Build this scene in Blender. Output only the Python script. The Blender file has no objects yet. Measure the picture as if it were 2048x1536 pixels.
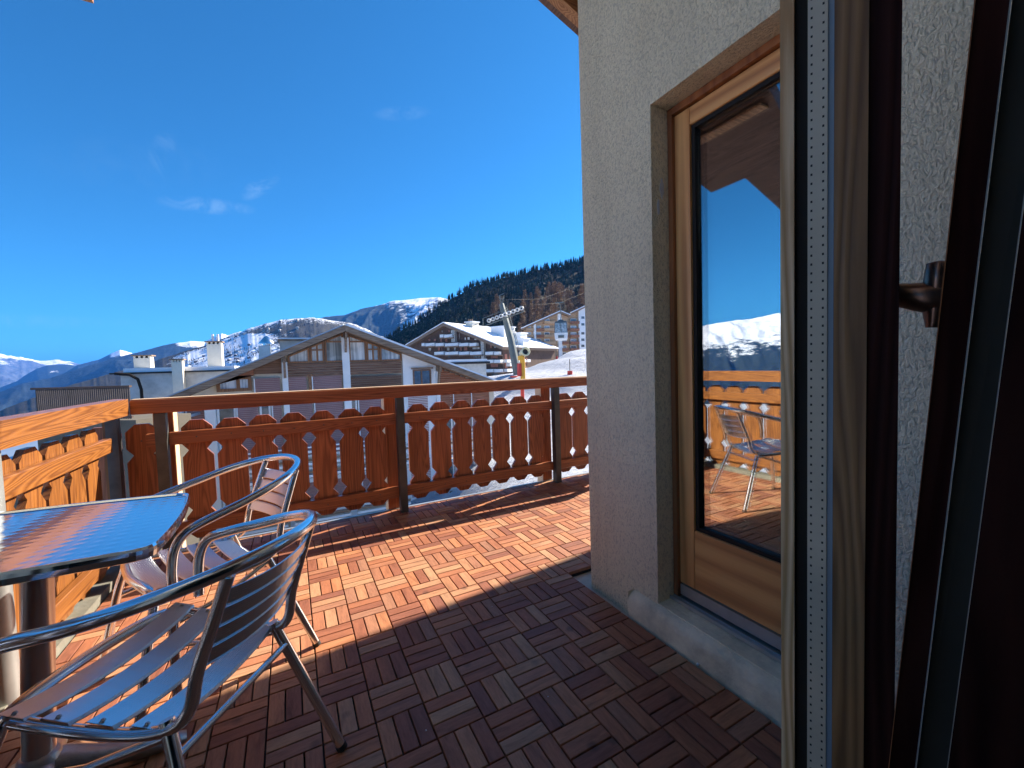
import bpy, bmesh, math, random
import numpy as np
from mathutils import Vector, Matrix
random.seed(7)
scene = bpy.context.scene
COL = scene.collection

# ------------------------------------------------------------------ camera
F_PX = 837.2            # focal length in pixels of a 2048 wide picture
YAW, PITCH, ROLL = -0.4864, -0.0467, -0.0321
CAM = np.array([-0.1816, -1.770, 1.098])
cam_d = bpy.data.cameras.new('camera'); cam = bpy.data.objects.new('camera', cam_d); COL.objects.link(cam)
cam_d.sensor_width = 36.0; cam_d.lens = F_PX / 2048 * 36.0
cam_d.clip_start = 0.02; cam_d.clip_end = 90000
RM = Matrix.Rotation(YAW, 3, 'Z') @ Matrix.Rotation(math.pi/2 + PITCH, 3, 'X') @ Matrix.Rotation(ROLL, 3, 'Z')
cam.matrix_world = Matrix.Translation(Vector(CAM)) @ RM.to_4x4()
scene.camera = cam
RN = np.array(RM)

# ------------------------------------------------------------------ light
SUN = Vector((1.5, 0.477, 1.0)).normalized()
SUN_EL = math.asin(SUN.z); SUN_AZ = math.atan2(SUN.x, SUN.y)
world = bpy.data.worlds.new('World'); scene.world = world; world.use_nodes = True
wn = world.node_tree; wn.nodes.clear()
w_out = wn.nodes.new('ShaderNodeOutputWorld'); w_bg = wn.nodes.new('ShaderNodeBackground')
w_sky = wn.nodes.new('ShaderNodeTexSky'); w_sky.sky_type = 'NISHITA'; w_sky.sun_disc = False
w_sky.sun_elevation = SUN_EL; w_sky.sun_rotation = SUN_AZ
w_sky.altitude = 1400; w_sky.air_density = 1.0; w_sky.dust_density = 0.35; w_sky.ozone_density = 2.0
w_hs = wn.nodes.new('ShaderNodeMix'); w_hs.data_type = 'RGBA'; w_hs.blend_type = 'MULTIPLY'; w_hs.inputs['Factor'].default_value = 1.0
w_hs.inputs[7].default_value = (0.15, 0.56, 0.81, 1)      # deep alpine blue
wn.links.new(w_sky.outputs[0], w_hs.inputs[6])
w_tc = wn.nodes.new('ShaderNodeTexCoord'); w_no = wn.nodes.new('ShaderNodeTexNoise'); w_no.inputs['Scale'].default_value = 9; w_no.inputs['Detail'].default_value = 9; w_no.inputs['Roughness'].default_value = 0.72; w_no.inputs['Distortion'].default_value = 2.5
wn.links.new(w_tc.outputs['Generated'], w_no.inputs['Vector'])
def wmath(op, a, b=None):
    n = wn.nodes.new('ShaderNodeMath'); n.operation = op; n.use_clamp = False
    for i, q in enumerate((a, b)):
        if q is None: continue
        if isinstance(q, (int, float)): n.inputs[i].default_value = q
        else: wn.links.new(q, n.inputs[i])
    return n.outputs[0]
w_cloud = None
# azimuth, elevation, tilt, half length, half width (degrees), strength of the few thin wisps
for az, el, tilt, la, lb, stg in ((-7.1, 17.9, 4, 4.6, 0.9, 0.55), (-1.9, 20.7, 40, 2.6, 0.9, 0.60), (-10.7, 22.1, 70, 2.4, 1.0, 0.28), (-13.0, 20.5, 12, 8.0, 2.5, 0.07), (14.7, 29.9, 8, 3.4, 0.8, 0.28), (-22.0, 5.2, 2, 9.0, 0.7, 0.30)):
    a_, e_ = math.radians(az), math.radians(el); c_ = Vector((math.sin(a_)*math.cos(e_), math.cos(a_)*math.cos(e_), math.sin(e_)))
    u0 = Vector((math.cos(a_), -math.sin(a_), 0)); v0 = c_.cross(u0) * -1.0
    t_ = math.radians(tilt); u_ = u0*math.cos(t_) + v0*math.sin(t_); v_ = v0*math.cos(t_) - u0*math.sin(t_)
    ds = []
    for vec, sz in ((u_, la), (v_, lb)):
        n = wn.nodes.new('ShaderNodeVectorMath'); n.operation = 'DOT_PRODUCT'; wn.links.new(w_tc.outputs['Generated'], n.inputs[0]); n.inputs[1].default_value = vec/math.radians(sz)
        ds.append(wmath('POWER', wmath('ABSOLUTE', n.outputs['Value']), 2.0))
    n = wn.nodes.new('ShaderNodeVectorMath'); n.operation = 'DOT_PRODUCT'; wn.links.new(w_tc.outputs['Generated'], n.inputs[0]); n.inputs[1].default_value = c_
    m_ = wmath('MULTIPLY', wmath('MAXIMUM', wmath('SUBTRACT', 1.0, wmath('ADD', ds[0], ds[1])), 0.0), wmath('GREATER_THAN', n.outputs['Value'], 0.5))
    m_ = wmath('MULTIPLY', m_, wmath('MULTIPLY', wmath('MAXIMUM', wmath('SUBTRACT', w_no.outputs[0], 0.42), 0.0), stg*1.6))
    w_cloud = m_ if w_cloud is None else wmath('ADD', w_cloud, m_)
w_mx = wn.nodes.new('ShaderNodeMix'); w_mx.data_type = 'RGBA'; wn.links.new(wmath('MINIMUM', w_cloud, 0.6), w_mx.inputs['Factor'])
wn.links.new(w_hs.outputs[2], w_mx.inputs[6]); w_mx.inputs[7].default_value = (3.2, 4.3, 5.2, 1); wn.links.new(w_mx.outputs[2], w_bg.inputs[0])
w_bg.inputs[1].default_value = 0.074
wn.links.new(w_bg.outputs[0], w_out.inputs[0])
sun_d = bpy.data.lights.new('sun', 'SUN'); sun_d.energy = 4.6; sun_d.angle = math.radians(0.5); sun_d.color = (1.0, 0.90, 0.76)
sun = bpy.data.objects.new('sun', sun_d); COL.objects.link(sun); sun.rotation_euler = SUN.to_track_quat('Z', 'Y').to_euler()
scene.view_settings.view_transform = 'Standard'; scene.view_settings.look = 'None'
scene.view_settings.exposure = 1.62; scene.view_settings.gamma = 1.0
scene.cycles.max_bounces = 8; scene.cycles.glossy_bounces = 4; scene.cycles.volume_bounces = 1

# ------------------------------------------------------------------ helpers
def ray(x, y):          # direction in the world of a bearing read off the photograph (2048 wide)
    return RN @ np.array([(x-1024)/F_PX, -(y-768)/F_PX, -1.0])
def on_plane(x, y, p0, n):
    d = ray(x, y); n = np.array(n, float); p0 = np.array(p0, float)
    return CAM + d * (np.dot(p0-CAM, n) / np.dot(d, n))
def onY(x, y, Y): return on_plane(x, y, (0, Y, 0), (0, 1, 0))
def onX(x, y, X): return on_plane(x, y, (X, 0, 0), (1, 0, 0))
def at(x, y, d): return CAM + ray(x, y) * d

def new_mat(name):
    m = bpy.data.materials.new(name); m.use_nodes = True
    nt = m.node_tree; b = nt.nodes['Principled BSDF']
    return m, nt, b
def N(nt, t, **kw):
    n = nt.nodes.new(t)
    for k, v in kw.items(): setattr(n, k, v)
    return n
def setin(n, **kw):
    for k, v in kw.items():
        n.inputs[k.replace('_', ' ')].default_value = v
    return n
def ramp(nt, fac, stops):
    r = N(nt, 'ShaderNodeValToRGB'); el = r.color_ramp.elements
    while len(el) < len(stops): el.new(0.5)
    for e, (p, c) in zip(el, stops):
        e.position = p; e.color = (*c, 1) if len(c) == 3 else c
    nt.links.new(fac, r.inputs[0]); return r.outputs[0]
def bump(nt, b, h, strength=0.4, dist=0.01):
    n = N(nt, 'ShaderNodeBump'); n.inputs['Strength'].default_value = strength; n.inputs['Distance'].default_value = dist
    nt.links.new(h, n.inputs['Height']); nt.links.new(n.outputs[0], b.inputs['Normal'])
def plain(name, c, rough=0.7, metal=0.0, var=0.15, scale=6.0, bmp=0.0, bscale=40, spec=0.5, dirt=None):
    m, nt, b = new_mat(name)
    tc = N(nt, 'ShaderNodeTexCoord'); no = N(nt, 'ShaderNodeTexNoise'); setin(no, Scale=scale, Detail=6, Roughness=0.65)
    nt.links.new(tc.outputs['Object'], no.inputs['Vector'])
    lo = tuple(max(0, x*(1-var)) for x in c); hi = tuple(min(1, x*(1+var)) for x in c)
    col = ramp(nt, no.outputs[0], [(0.3, lo if dirt is None else dirt), (0.48, c), (0.7, hi)])
    nt.links.new(col, b.inputs['Base Color'])
    b.inputs['Roughness'].default_value = rough; b.inputs['Metallic'].default_value = metal
    b.inputs['Specular IOR Level'].default_value = spec
    if bmp:
        n2 = N(nt, 'ShaderNodeTexNoise'); setin(n2, Scale=bscale, Detail=4, Roughness=0.6)
        nt.links.new(tc.outputs['Object'], n2.inputs['Vector']); bump(nt, b, n2.outputs[0], bmp, 0.01)
    return m
def wood(name, dark, light, axis='z', scale=1.0, rough=0.45, island=False, coat=0.0, knots=True, lines=1.0, tint=0.25):
    """lengthwise grain with growth rings along axis; darker knots; tone changes from piece to piece"""
    m, nt, b = new_mat(name)
    tc = N(nt, 'ShaderNodeTexCoord'); mp = N(nt, 'ShaderNodeMapping')
    s = {'x': (1.2, 22, 22), 'y': (22, 1.2, 22), 'z': (22, 22, 1.2)}[axis]
    mp.inputs['Scale'].default_value = tuple(q*scale for q in s)
    rnd = N(nt, 'ShaderNodeNewGeometry').outputs['Random Per Island'] if island else N(nt, 'ShaderNodeObjectInfo').outputs['Random']
    mul = N(nt, 'ShaderNodeMath', operation='MULTIPLY'); mul.inputs[1].default_value = 53.0; nt.links.new(rnd, mul.inputs[0])
    cmb = N(nt, 'ShaderNodeCombineXYZ')
    for i in range(3): nt.links.new(mul.outputs[0], cmb.inputs[i])
    add = N(nt, 'ShaderNodeVectorMath', operation='ADD')
    nt.links.new(tc.outputs['Object'], mp.inputs['Vector']); nt.links.new(mp.outputs[0], add.inputs[0]); nt.links.new(cmb.outputs[0], add.inputs[1])
    big = N(nt, 'ShaderNodeTexNoise'); setin(big, Scale=0.30, Detail=2.5, Roughness=0.45, Distortion=0.5); nt.links.new(add.outputs[0], big.inputs['Vector'])
    # contour lines of a smooth field read as cathedral grain
    mm = N(nt, 'ShaderNodeMath', operation='MULTIPLY'); mm.inputs[1].default_value = 64.0*lines; nt.links.new(big.outputs[0], mm.inputs[0])
    fr = N(nt, 'ShaderNodeMath', operation='PINGPONG'); fr.inputs[1].default_value = 1.0; nt.links.new(mm.outputs[0], fr.inputs[0])
    fine = N(nt, 'ShaderNodeTexNoise'); setin(fine, Scale=2.2, Detail=6, Roughness=0.7); nt.links.new(add.outputs[0], fine.inputs['Vector'])
    mx = N(nt, 'ShaderNodeMix', data_type='FLOAT'); mx.inputs['Factor'].default_value = 0.60
    nt.links.new(fr.outputs[0], mx.inputs[2]); nt.links.new(fine.outputs[0], mx.inputs[3])
    mid = tuple((a+c)/2 for a, c in zip(dark, light))
    col = ramp(nt, mx.outputs[0], [(0.18, tuple(q*0.75 for q in dark)), (0.36, dark), (0.52, mid), (0.75, light)])
    hs = N(nt, 'ShaderNodeHueSaturation'); nt.links.new(col, hs.inputs['Color'])
    mr = N(nt, 'ShaderNodeMapRange'); mr.inputs['To Min'].default_value = 1-tint; mr.inputs['To Max'].default_value = 1+tint
    nt.links.new(rnd, mr.inputs['Value']); nt.links.new(mr.outputs[0], hs.inputs['Value'])
    out = hs.outputs[0]
    if knots:
        vo = N(nt, 'ShaderNodeTexVoronoi'); vo.inputs['Scale'].default_value = 0.16
        mp2 = N(nt, 'ShaderNodeMapping'); s2 = {'x': (.35, 1, 1), 'y': (1, .35, 1), 'z': (1, 1, .35)}[axis]
        mp2.inputs['Scale'].default_value = s2; nt.links.new(add.outputs[0], mp2.inputs['Vector']); nt.links.new(add.outputs[0], vo.inputs['Vector'])
        k = ramp(nt, vo.outputs['Distance'], [(0.04, (1, 1, 1)), (0.11, (0, 0, 0))])
        mk = N(nt, 'ShaderNodeMix', data_type='RGBA'); nt.links.new(k, mk.inputs['Factor']); nt.links.new(out, mk.inputs[6])
        mk.inputs[7].default_value = (*[q*0.35 for q in dark], 1); out = mk.outputs[2]
    nt.links.new(out, b.inputs['Base Color'])
    rr = ramp(nt, fine.outputs[0], [(0.3, (rough*1.25,)*3), (0.7, (rough*0.8,)*3)]); nt.links.new(rr, b.inputs['Roughness'])
    b.inputs['Coat Weight'].default_value = coat; b.inputs['Coat Roughness'].default_value = 0.25
    bump(nt, b, mx.outputs[0], 0.25, 0.002)
    return m

def tag(o, label=None, cat=None, group=None, kind=None):
    if label: o['label'] = label
    if cat: o['category'] = cat
    if group: o['group'] = group
    if kind: o['kind'] = kind
    return o
def thing(name, label, cat, loc=(0, 0, 0), rz=0.0, group=None):
    o = bpy.data.objects.new(name, None); o.empty_display_size = 0.1; COL.objects.link(o)
    o.location = loc; o.rotation_euler = (0, 0, rz); return tag(o, label, cat, group)
class MB:
    """collects vertices and faces of one mesh"""
    def __init__(s): s.v = []; s.f = []; s.sm = []
    def add(s, vs, fs, smooth=False):
        n = len(s.v); s.v += [tuple(map(float, q)) for q in vs]; s.f += [tuple(i+n for i in f) for f in fs]; s.sm += [smooth]*len(fs); return s
    def box(s, x0, x1, y0, y1, z0, z1, M=None, ch=0.0):
        x0, x1 = min(x0, x1), max(x0, x1); y0, y1 = min(y0, y1), max(y0, y1); z0, z1 = min(z0, z1), max(z0, z1)
        if ch:
            c = ch; vs = []
            for z, i in ((z0, c), (z0+c, 0), (z1-c, 0), (z1, c)):
                for (a, b_) in ((x0, y0), (x1, y0), (x1, y1), (x0, y1)):
                    vs.append((a + (i if a == x0 else -i), b_ + (i if b_ == y0 else -i), z))
            fs = [(3, 2, 1, 0), (12, 13, 14, 15)]
            for r in range(3):
                for k in range(4): fs.append((r*4+k, r*4+(k+1) % 4, r*4+4+(k+1) % 4, r*4+4+k))
        else:
            vs = [(x0, y0, z0), (x1, y0, z0), (x1, y1, z0), (x0, y1, z0), (x0, y0, z1), (x1, y0, z1), (x1, y1, z1), (x0, y1, z1)]
            fs = [(3, 2, 1, 0), (4, 5, 6, 7), (0, 1, 5, 4), (1, 2, 6, 5), (2, 3, 7, 6), (3, 0, 4, 7)]
        if M is not None: vs = [tuple(M @ Vector(q)) for q in vs]
        return s.add(vs, fs)
    def prism(s, poly, fn0, fn1):
        """polygon poly [(a,b)] mapped by fn0 / fn1 to its two faces"""
        n = len(poly); vs = [fn0(*p) for p in poly] + [fn1(*p) for p in poly]
        fs = [tuple(range(n)), tuple(range(2*n-1, n-1, -1))] + [(i, n+i, n+(i+1) % n, (i+1) % n) for i in range(n)]
        return s.add(vs, fs)
    def hexa(s, a, b):      # two quads
        return s.add(list(a)+list(b), [(3, 2, 1, 0), (4, 5, 6, 7), (0, 1, 5, 4), (1, 2, 6, 5), (2, 3, 7, 6), (3, 0, 4, 7)])
    def tube(s, pts, r, seg=14, caps=True, flat=None):
        P = [Vector(p) for p in pts]; n = len(P); rs = r if isinstance(r, (list, tuple)) else [r]*n
        T = [(P[min(i+1, n-1)]-P[max(i-1, 0)]).normalized() for i in range(n)]
        up = Vector((0, 0, 1)) if abs(T[0].z) < 0.9 else Vector((1, 0, 0))
        u = T[0].cross(up).normalized(); vs = []
        for i in range(n):
            u = (u - T[i]*u.dot(T[i])).normalized(); w = T[i].cross(u)
            for k in range(seg):
                a = 2*math.pi*k/seg; vs.append(tuple(P[i] + (u*math.cos(a) + w*math.sin(a))*rs[i]))
        fs = [(i*seg+k, i*seg+(k+1) % seg, (i+1)*seg+(k+1) % seg, (i+1)*seg+k) for i in range(n-1) for k in range(seg)]
        s.add(vs, fs, True)
        if caps:
            s.add(vs[:seg], [tuple(range(seg-1, -1, -1))]); s.add(vs[-seg:], [tuple(range(seg))])
        return s
    def lathe(s, prof, c=(0, 0, 0), seg=24, M=None):
        vs = []
        for (r, z) in prof:
            for k in range(seg):
                a = 2*math.pi*k/seg; vs.append((c[0]+r*math.cos(a), c[1]+r*math.sin(a), c[2]+z))
        n = len(prof); fs = [(i*seg+k, i*seg+(k+1) % seg, (i+1)*seg+(k+1) % seg, (i+1)*seg+k) for i in range(n-1) for k in range(seg)]
        if M is not None: vs = [tuple(M @ Vector(q)) for q in vs]
        return s.add(vs, fs, True)
    def build(s, name, m, parent=None, fixn=True, smooth=None, mats=None, mi=None):
        me = bpy.data.meshes.new(name); me.from_pydata(s.v, [], s.f)
        me.polygons.foreach_set('use_smooth', [x if smooth is None else smooth for x in s.sm])
        if fixn:
            bm = bmesh.new(); bm.from_mesh(me); bmesh.ops.recalc_face_normals(bm, faces=bm.faces); bm.to_mesh(me); bm.free()
        me.materials.append(m)
        for q_ in (mats or []): me.materials.append(q_)
        if mi: me.polygons.foreach_set('material_index', mi)
        me.update()
        o = bpy.data.objects.new(name, me); COL.objects.link(o)
        if parent: o.parent = parent
        return o
def struct(o): o['kind'] = 'structure'; return o
def spline(ctrl, n=8, closed=False):
    P = [Vector(p) for p in ctrl]; out = []
    for i in range(len(P)-1):
        p0 = P[i-1] if i > 0 else P[0]*2-P[1]; p1 = P[i]; p2 = P[i+1]; p3 = P[i+2] if i+2 < len(P) else P[-1]*2-P[-2]
        for k in range(n):
            t = k/n
            out.append(0.5*((2*p1) + (p2-p0)*t + (2*p0-5*p1+4*p2-p3)*t*t + (3*p1-p0-3*p2+p3)*t**3))
    out.append(P[-1]); return out
def copy_tree(o, parent=None):
    c = o.copy(); COL.objects.link(c); c.parent = parent
    for ch in [q for q in o.children]: copy_tree(ch, c)
    return c
# numpy noise
def _h(ix, iy, seed):
    n = (ix.astype(np.int64)*374761393 + iy.astype(np.int64)*668265263 + seed*1442695041) & 0x7fffffff
    n = ((n ^ (n >> 13))*1274126177) & 0x7fffffff
    return ((n ^ (n >> 16)) & 0xffff)/65535.0
def vnoise(x, y, seed=0):
    ix = np.floor(x); iy = np.floor(y); fx = x-ix; fy = y-iy; fx = fx*fx*(3-2*fx); fy = fy*fy*(3-2*fy)
    a = _h(ix, iy, seed); b = _h(ix+1, iy, seed); c = _h(ix, iy+1, seed); d = _h(ix+1, iy+1, seed)
    return (a*(1-fx)+b*fx)*(1-fy) + (c*(1-fx)+d*fx)*fy
def fbm(x, y, seed=0, oct=5, ridged=False):
    s = 0; a = 0.5; t = 0
    for k in range(oct):
        v = vnoise(x, y, seed+k*17)
        if ridged: v = 1-abs(2*v-1)
        s = s + a*v; t += a; a *= 0.5; x = x*2.03+3.1; y = y*2.03+1.7
    return s/t
def grid_mesh(name, V, m, attr=None, smooth=True):
    """V: (rows, cols, 3)"""
    r, c = V.shape[:2]; me = bpy.data.meshes.new(name)
    idx = np.arange(r*c).reshape(r, c)
    q = np.stack([idx[:-1, :-1], idx[:-1, 1:], idx[1:, 1:], idx[1:, :-1]], -1).reshape(-1, 4)
    me.vertices.add(r*c); me.vertices.foreach_set('co', V.reshape(-1).astype(np.float32))
    me.loops.add(q.size); me.loops.foreach_set('vertex_index', q.reshape(-1).astype(np.int32))
    me.polygons.add(len(q)); me.polygons.foreach_set('loop_start', np.arange(0, q.size, 4, dtype=np.int32))
    me.polygons.foreach_set('use_smooth', np.full(len(q), smooth))
    me.update(calc_edges=True)
    if attr is not None:
        a = me.attributes.new('snow', 'FLOAT', 'POINT'); a.data.foreach_set('value', attr.reshape(-1).astype(np.float32))
    me.materials.append(m); o = bpy.data.objects.new(name, me); COL.objects.link(o); return o
# ------------------------------------------------------------------ materials
def slat_wood(name, axis):
    m, nt, b = new_mat(name)
    tc = N(nt, 'ShaderNodeTexCoord'); rnd = N(nt, 'ShaderNodeNewGeometry').outputs['Random Per Island']
    wn_ = N(nt, 'ShaderNodeTexWhiteNoise', noise_dimensions='1D'); nt.links.new(rnd, wn_.inputs['W'])
    mp = N(nt, 'ShaderNodeMapping'); mp.inputs['Scale'].default_value = (6, 34, 1) if axis == 'x' else (34, 6, 1)
    off = N(nt, 'ShaderNodeVectorMath', operation='SCALE'); nt.links.new(wn_.outputs['Color'], off.inputs[0]); off.inputs['Scale'].default_value = 40
    ad = N(nt, 'ShaderNodeVectorMath', operation='ADD'); nt.links.new(tc.outputs['Object'], mp.inputs['Vector']); nt.links.new(mp.outputs[0], ad.inputs[0]); nt.links.new(off.outputs[0], ad.inputs[1])
    n1 = N(nt, 'ShaderNodeTexNoise'); setin(n1, Scale=1.0, Detail=5, Roughness=0.6, Distortion=0.8); nt.links.new(ad.outputs[0], n1.inputs['Vector'])
    n2 = N(nt, 'ShaderNodeTexNoise'); setin(n2, Scale=5.0, Detail=6, Roughness=0.7); nt.links.new(ad.outputs[0], n2.inputs['Vector'])
    tone = ramp(nt, rnd, [(0.0, (0.29, 0.110, 0.070)), (0.18, (0.34, 0.125, 0.070)), (0.38, (0.46, 0.175, 0.085)), (0.55, (0.40, 0.19, 0.115)), (0.72, (0.55, 0.22, 0.10)), (0.90, (0.52, 0.27, 0.15)), (1.0, (0.55, 0.30, 0.16))])
    v = ramp(nt, n1.outputs[0], [(0.28, (0.62, 0.60, 0.60)), (0.5, (0.95, 0.95, 0.95)), (0.75, (1.12, 1.14, 1.12))])
    v2 = ramp(nt, n2.outputs[0], [(0.3, (0.80, 0.80, 0.80)), (0.6, (1.05, 1.05, 1.05))])
    x1 = N(nt, 'ShaderNodeMix', data_type='RGBA', blend_type='MULTIPLY'); x1.inputs['Factor'].default_value = 1; nt.links.new(tone, x1.inputs[6]); nt.links.new(v, x1.inputs[7])
    x2 = N(nt, 'ShaderNodeMix', data_type='RGBA', blend_type='MULTIPLY'); x2.inputs['Factor'].default_value = 1; nt.links.new(x1.outputs[2], x2.inputs[6]); nt.links.new(v2, x2.inputs[7])
    vo = N(nt, 'ShaderNodeTexVoronoi'); vo.inputs['Scale'].default_value = 5.5; nt.links.new(tc.outputs['Object'], vo.inputs['Vector'])
    k = ramp(nt, vo.outputs['Distance'], [(0.05, (0.5, 0.5, 0.5)), (0.12, (0, 0, 0))])
    x3 = N(nt, 'ShaderNodeMix', data_type='RGBA'); nt.links.new(k, x3.inputs['Factor']); nt.links.new(x2.outputs[2], x3.inputs[6]); x3.inputs[7].default_value = (0.06, 0.035, 0.03, 1)
    nt.links.new(x3.outputs[2], b.inputs['Base Color']); rr = ramp(nt, n2.outputs[0], [(0.3, (0.62,)*3), (0.7, (0.46,)*3)]); nt.links.new(rr, b.inputs['Roughness'])
    b.inputs['Specular IOR Level'].default_value = 0.35
    bump(nt, b, n2.outputs[0], 0.3, 0.0015); return m
M_tile, M_tile2 = slat_wood('acacia_slat', 'x'), slat_wood('acacia_slat_across', 'y')
M_black = plain('black_plastic', (0.012, 0.012, 0.012), 0.6)
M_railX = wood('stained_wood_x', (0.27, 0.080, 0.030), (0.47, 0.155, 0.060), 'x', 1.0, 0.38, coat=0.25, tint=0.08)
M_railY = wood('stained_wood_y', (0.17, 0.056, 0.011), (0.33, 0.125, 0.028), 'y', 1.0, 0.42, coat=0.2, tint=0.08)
M_pale = plain('pale_wood_and_sheen', (0.72, 0.50, 0.30), 0.6, 0, 0.15, 12)  # bare wood of the post sides, also the painted sheen on the far top rail
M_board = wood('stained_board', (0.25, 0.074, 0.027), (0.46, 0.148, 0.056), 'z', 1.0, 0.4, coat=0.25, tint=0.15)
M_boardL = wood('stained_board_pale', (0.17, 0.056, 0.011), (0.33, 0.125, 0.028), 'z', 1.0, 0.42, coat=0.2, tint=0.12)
M_post = plain('weathered_steel', (0.10, 0.105, 0.10), 0.5, 0.6, 0.25, 9, 0.1)
M_edge = plain('edge_metal', (0.45, 0.47, 0.46), 0.45, 0.7, 0.2, 5)
M_beam = plain('grey_timber_edge', (0.20, 0.19, 0.15), 0.8, 0, 0.3, 12, 0.2)
M_conc = plain('smooth_concrete', (0.76, 0.67, 0.47), 0.85, 0, 0.3, 7, 0.5, 60)
M_slab = plain('slab_concrete', (0.52, 0.46, 0.36), 0.8, 0, 0.3, 5, 0.3, 50)
M_door = wood('door_wood', (0.62, 0.25, 0.075), (0.88, 0.44, 0.15), 'z', 0.5, 0.4, coat=0.3, knots=False, lines=0.3, tint=0.05)
M_doorh = wood('door_wood_h', (0.62, 0.25, 0.075), (0.88, 0.44, 0.15), 'y', 0.5, 0.4, coat=0.3, knots=False, lines=0.4, tint=0.05)
M_frame = wood('frame_wood', (0.24, 0.08, 0.03), (0.38, 0.14, 0.05), 'z', 0.6, 0.4, coat=0.3, knots=False, lines=0.3, tint=0.05)
M_leaf = wood('leaf_wood', (0.50, 0.26, 0.10), (0.82, 0.56, 0.32), 'z', 1.6, 0.5, knots=True, lines=0.8, tint=0.05)
M_leaf2 = wood('leaf_wood_brown', (0.15, 0.065, 0.020), (0.30, 0.145, 0.052), 'z', 1.6, 0.5, knots=False, lines=0.8, tint=0.05)
M_darkwood_ = 0
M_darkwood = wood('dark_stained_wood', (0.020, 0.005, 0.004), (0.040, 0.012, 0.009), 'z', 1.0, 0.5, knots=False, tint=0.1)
M_gasket = plain('rubber_gasket', (0.022, 0.018, 0.015), 0.6, spec=0.15)
M_darkwood.node_tree.nodes['Principled BSDF'].inputs['Specular IOR Level'].default_value = 0.08
M_spacer = plain('aluminium_spacer', (0.55, 0.46, 0.34), 0.45, 0.1, 0.12, 8)
M_blue = plain('glass_edge', (0.20, 0.26, 0.32), 0.25, 0.0, 0.1, 3)
M_roofwood = wood('roof_boards', (0.08, 0.035, 0.02), (0.15, 0.07, 0.042), 'y', 0.7, 0.6, knots=False, tint=0.2)
M_rafter = wood('rafter_wood', (0.26, 0.11, 0.04), (0.46, 0.22, 0.09), 'x', 0.7, 0.6, knots=False, tint=0.1)
M_alu = plain('polished_aluminium', (0.86, 0.86, 0.86), 0.19, 1.0, 0.04, 3)
M_slat = plain('ribbed_aluminium', (0.74, 0.74, 0.74), 0.30, 1.0, 0.05, 4)
M_foot = plain('black_foot', (0.02, 0.02, 0.02), 0.6)
M_cast = plain('cast_aluminium', (0.42, 0.42, 0.41), 0.42, 0.9, 0.2, 20, 0.2, 90)

def roughcast():
    m, nt, b = new_mat('roughcast_plaster')
    tc = N(nt, 'ShaderNodeTexCoord'); mp = N(nt, 'ShaderNodeMapping'); mp.inputs['Scale'].default_value = (1, 1, 0.6)
    nt.links.new(tc.outputs['Object'], mp.inputs['Vector'])
    v = N(nt, 'ShaderNodeTexNoise'); setin(v, Scale=120, Detail=3.5, Roughness=0.55, Distortion=0.9); nt.links.new(mp.outputs[0], v.inputs['Vector'])
    big = N(nt, 'ShaderNodeTexNoise'); setin(big, Scale=1.6, Detail=5, Roughness=0.6); nt.links.new(tc.outputs['Object'], big.inputs['Vector'])
    c1 = ramp(nt, big.outputs[0], [(0.3, (0.88, 0.76, 0.52)), (0.7, (0.95, 0.84, 0.59))])
    c2 = ramp(nt, v.outputs[0], [(0.38, (0.42, 0.42, 0.42)), (0.50, (1, 1, 1))])
    mx = N(nt, 'ShaderNodeMix', data_type='RGBA', blend_type='MULTIPLY'); mx.inputs['Factor'].default_value = 0.42
    nt.links.new(c1, mx.inputs[6]); nt.links.new(c2, mx.inputs[7])
    mp3 = N(nt, 'ShaderNodeMapping'); mp3.inputs['Scale'].default_value = (7, 7, 0.7); nt.links.new(tc.outputs['Object'], mp3.inputs['Vector'])
    st_ = N(nt, 'ShaderNodeTexNoise'); setin(st_, Scale=1.0, Detail=6, Roughness=0.65); nt.links.new(mp3.outputs[0], st_.inputs['Vector'])
    c3 = ramp(nt, st_.outputs[0], [(0.34, (0.78, 0.76, 0.74)), (0.55, (1, 1, 1))])
    m2 = N(nt, 'ShaderNodeMix', data_type='RGBA', blend_type='MULTIPLY'); m2.inputs['Factor'].default_value = 0.5; nt.links.new(mx.outputs[2], m2.inputs[6]); nt.links.new(c3, m2.inputs[7])
    nt.links.new(m2.outputs[2], b.inputs['Base Color'])
    b.inputs['Roughness'].default_value = 0.95; b.inputs['Specular IOR Level'].default_value = 0.15
    bump(nt, b, v.outputs[0], 1.0, 0.012)
    return m
M_wall = roughcast()
def door_glass():
    m, nt, b = new_mat('coated_glass'); nt.nodes.remove(b)
    out = nt.nodes['Material Output']
    g = N(nt, 'ShaderNodeBsdfGlossy'); g.inputs['Color'].default_value = (0.80, 0.82, 0.84, 1); g.inputs['Roughness'].default_value = 0.0
    d = N(nt, 'ShaderNodeBsdfDiffuse'); d.inputs['Color'].default_value = (0.006, 0.006, 0.007, 1)
    mx = N(nt, 'ShaderNodeMixShader'); mx.inputs[0].default_value = 0.62
    nt.links.new(d.outputs[0], mx.inputs[1]); nt.links.new(g.outputs[0], mx.inputs[2]); nt.links.new(mx.outputs[0], out.inputs[0])
    return m
M_dglass = door_glass()
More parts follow.
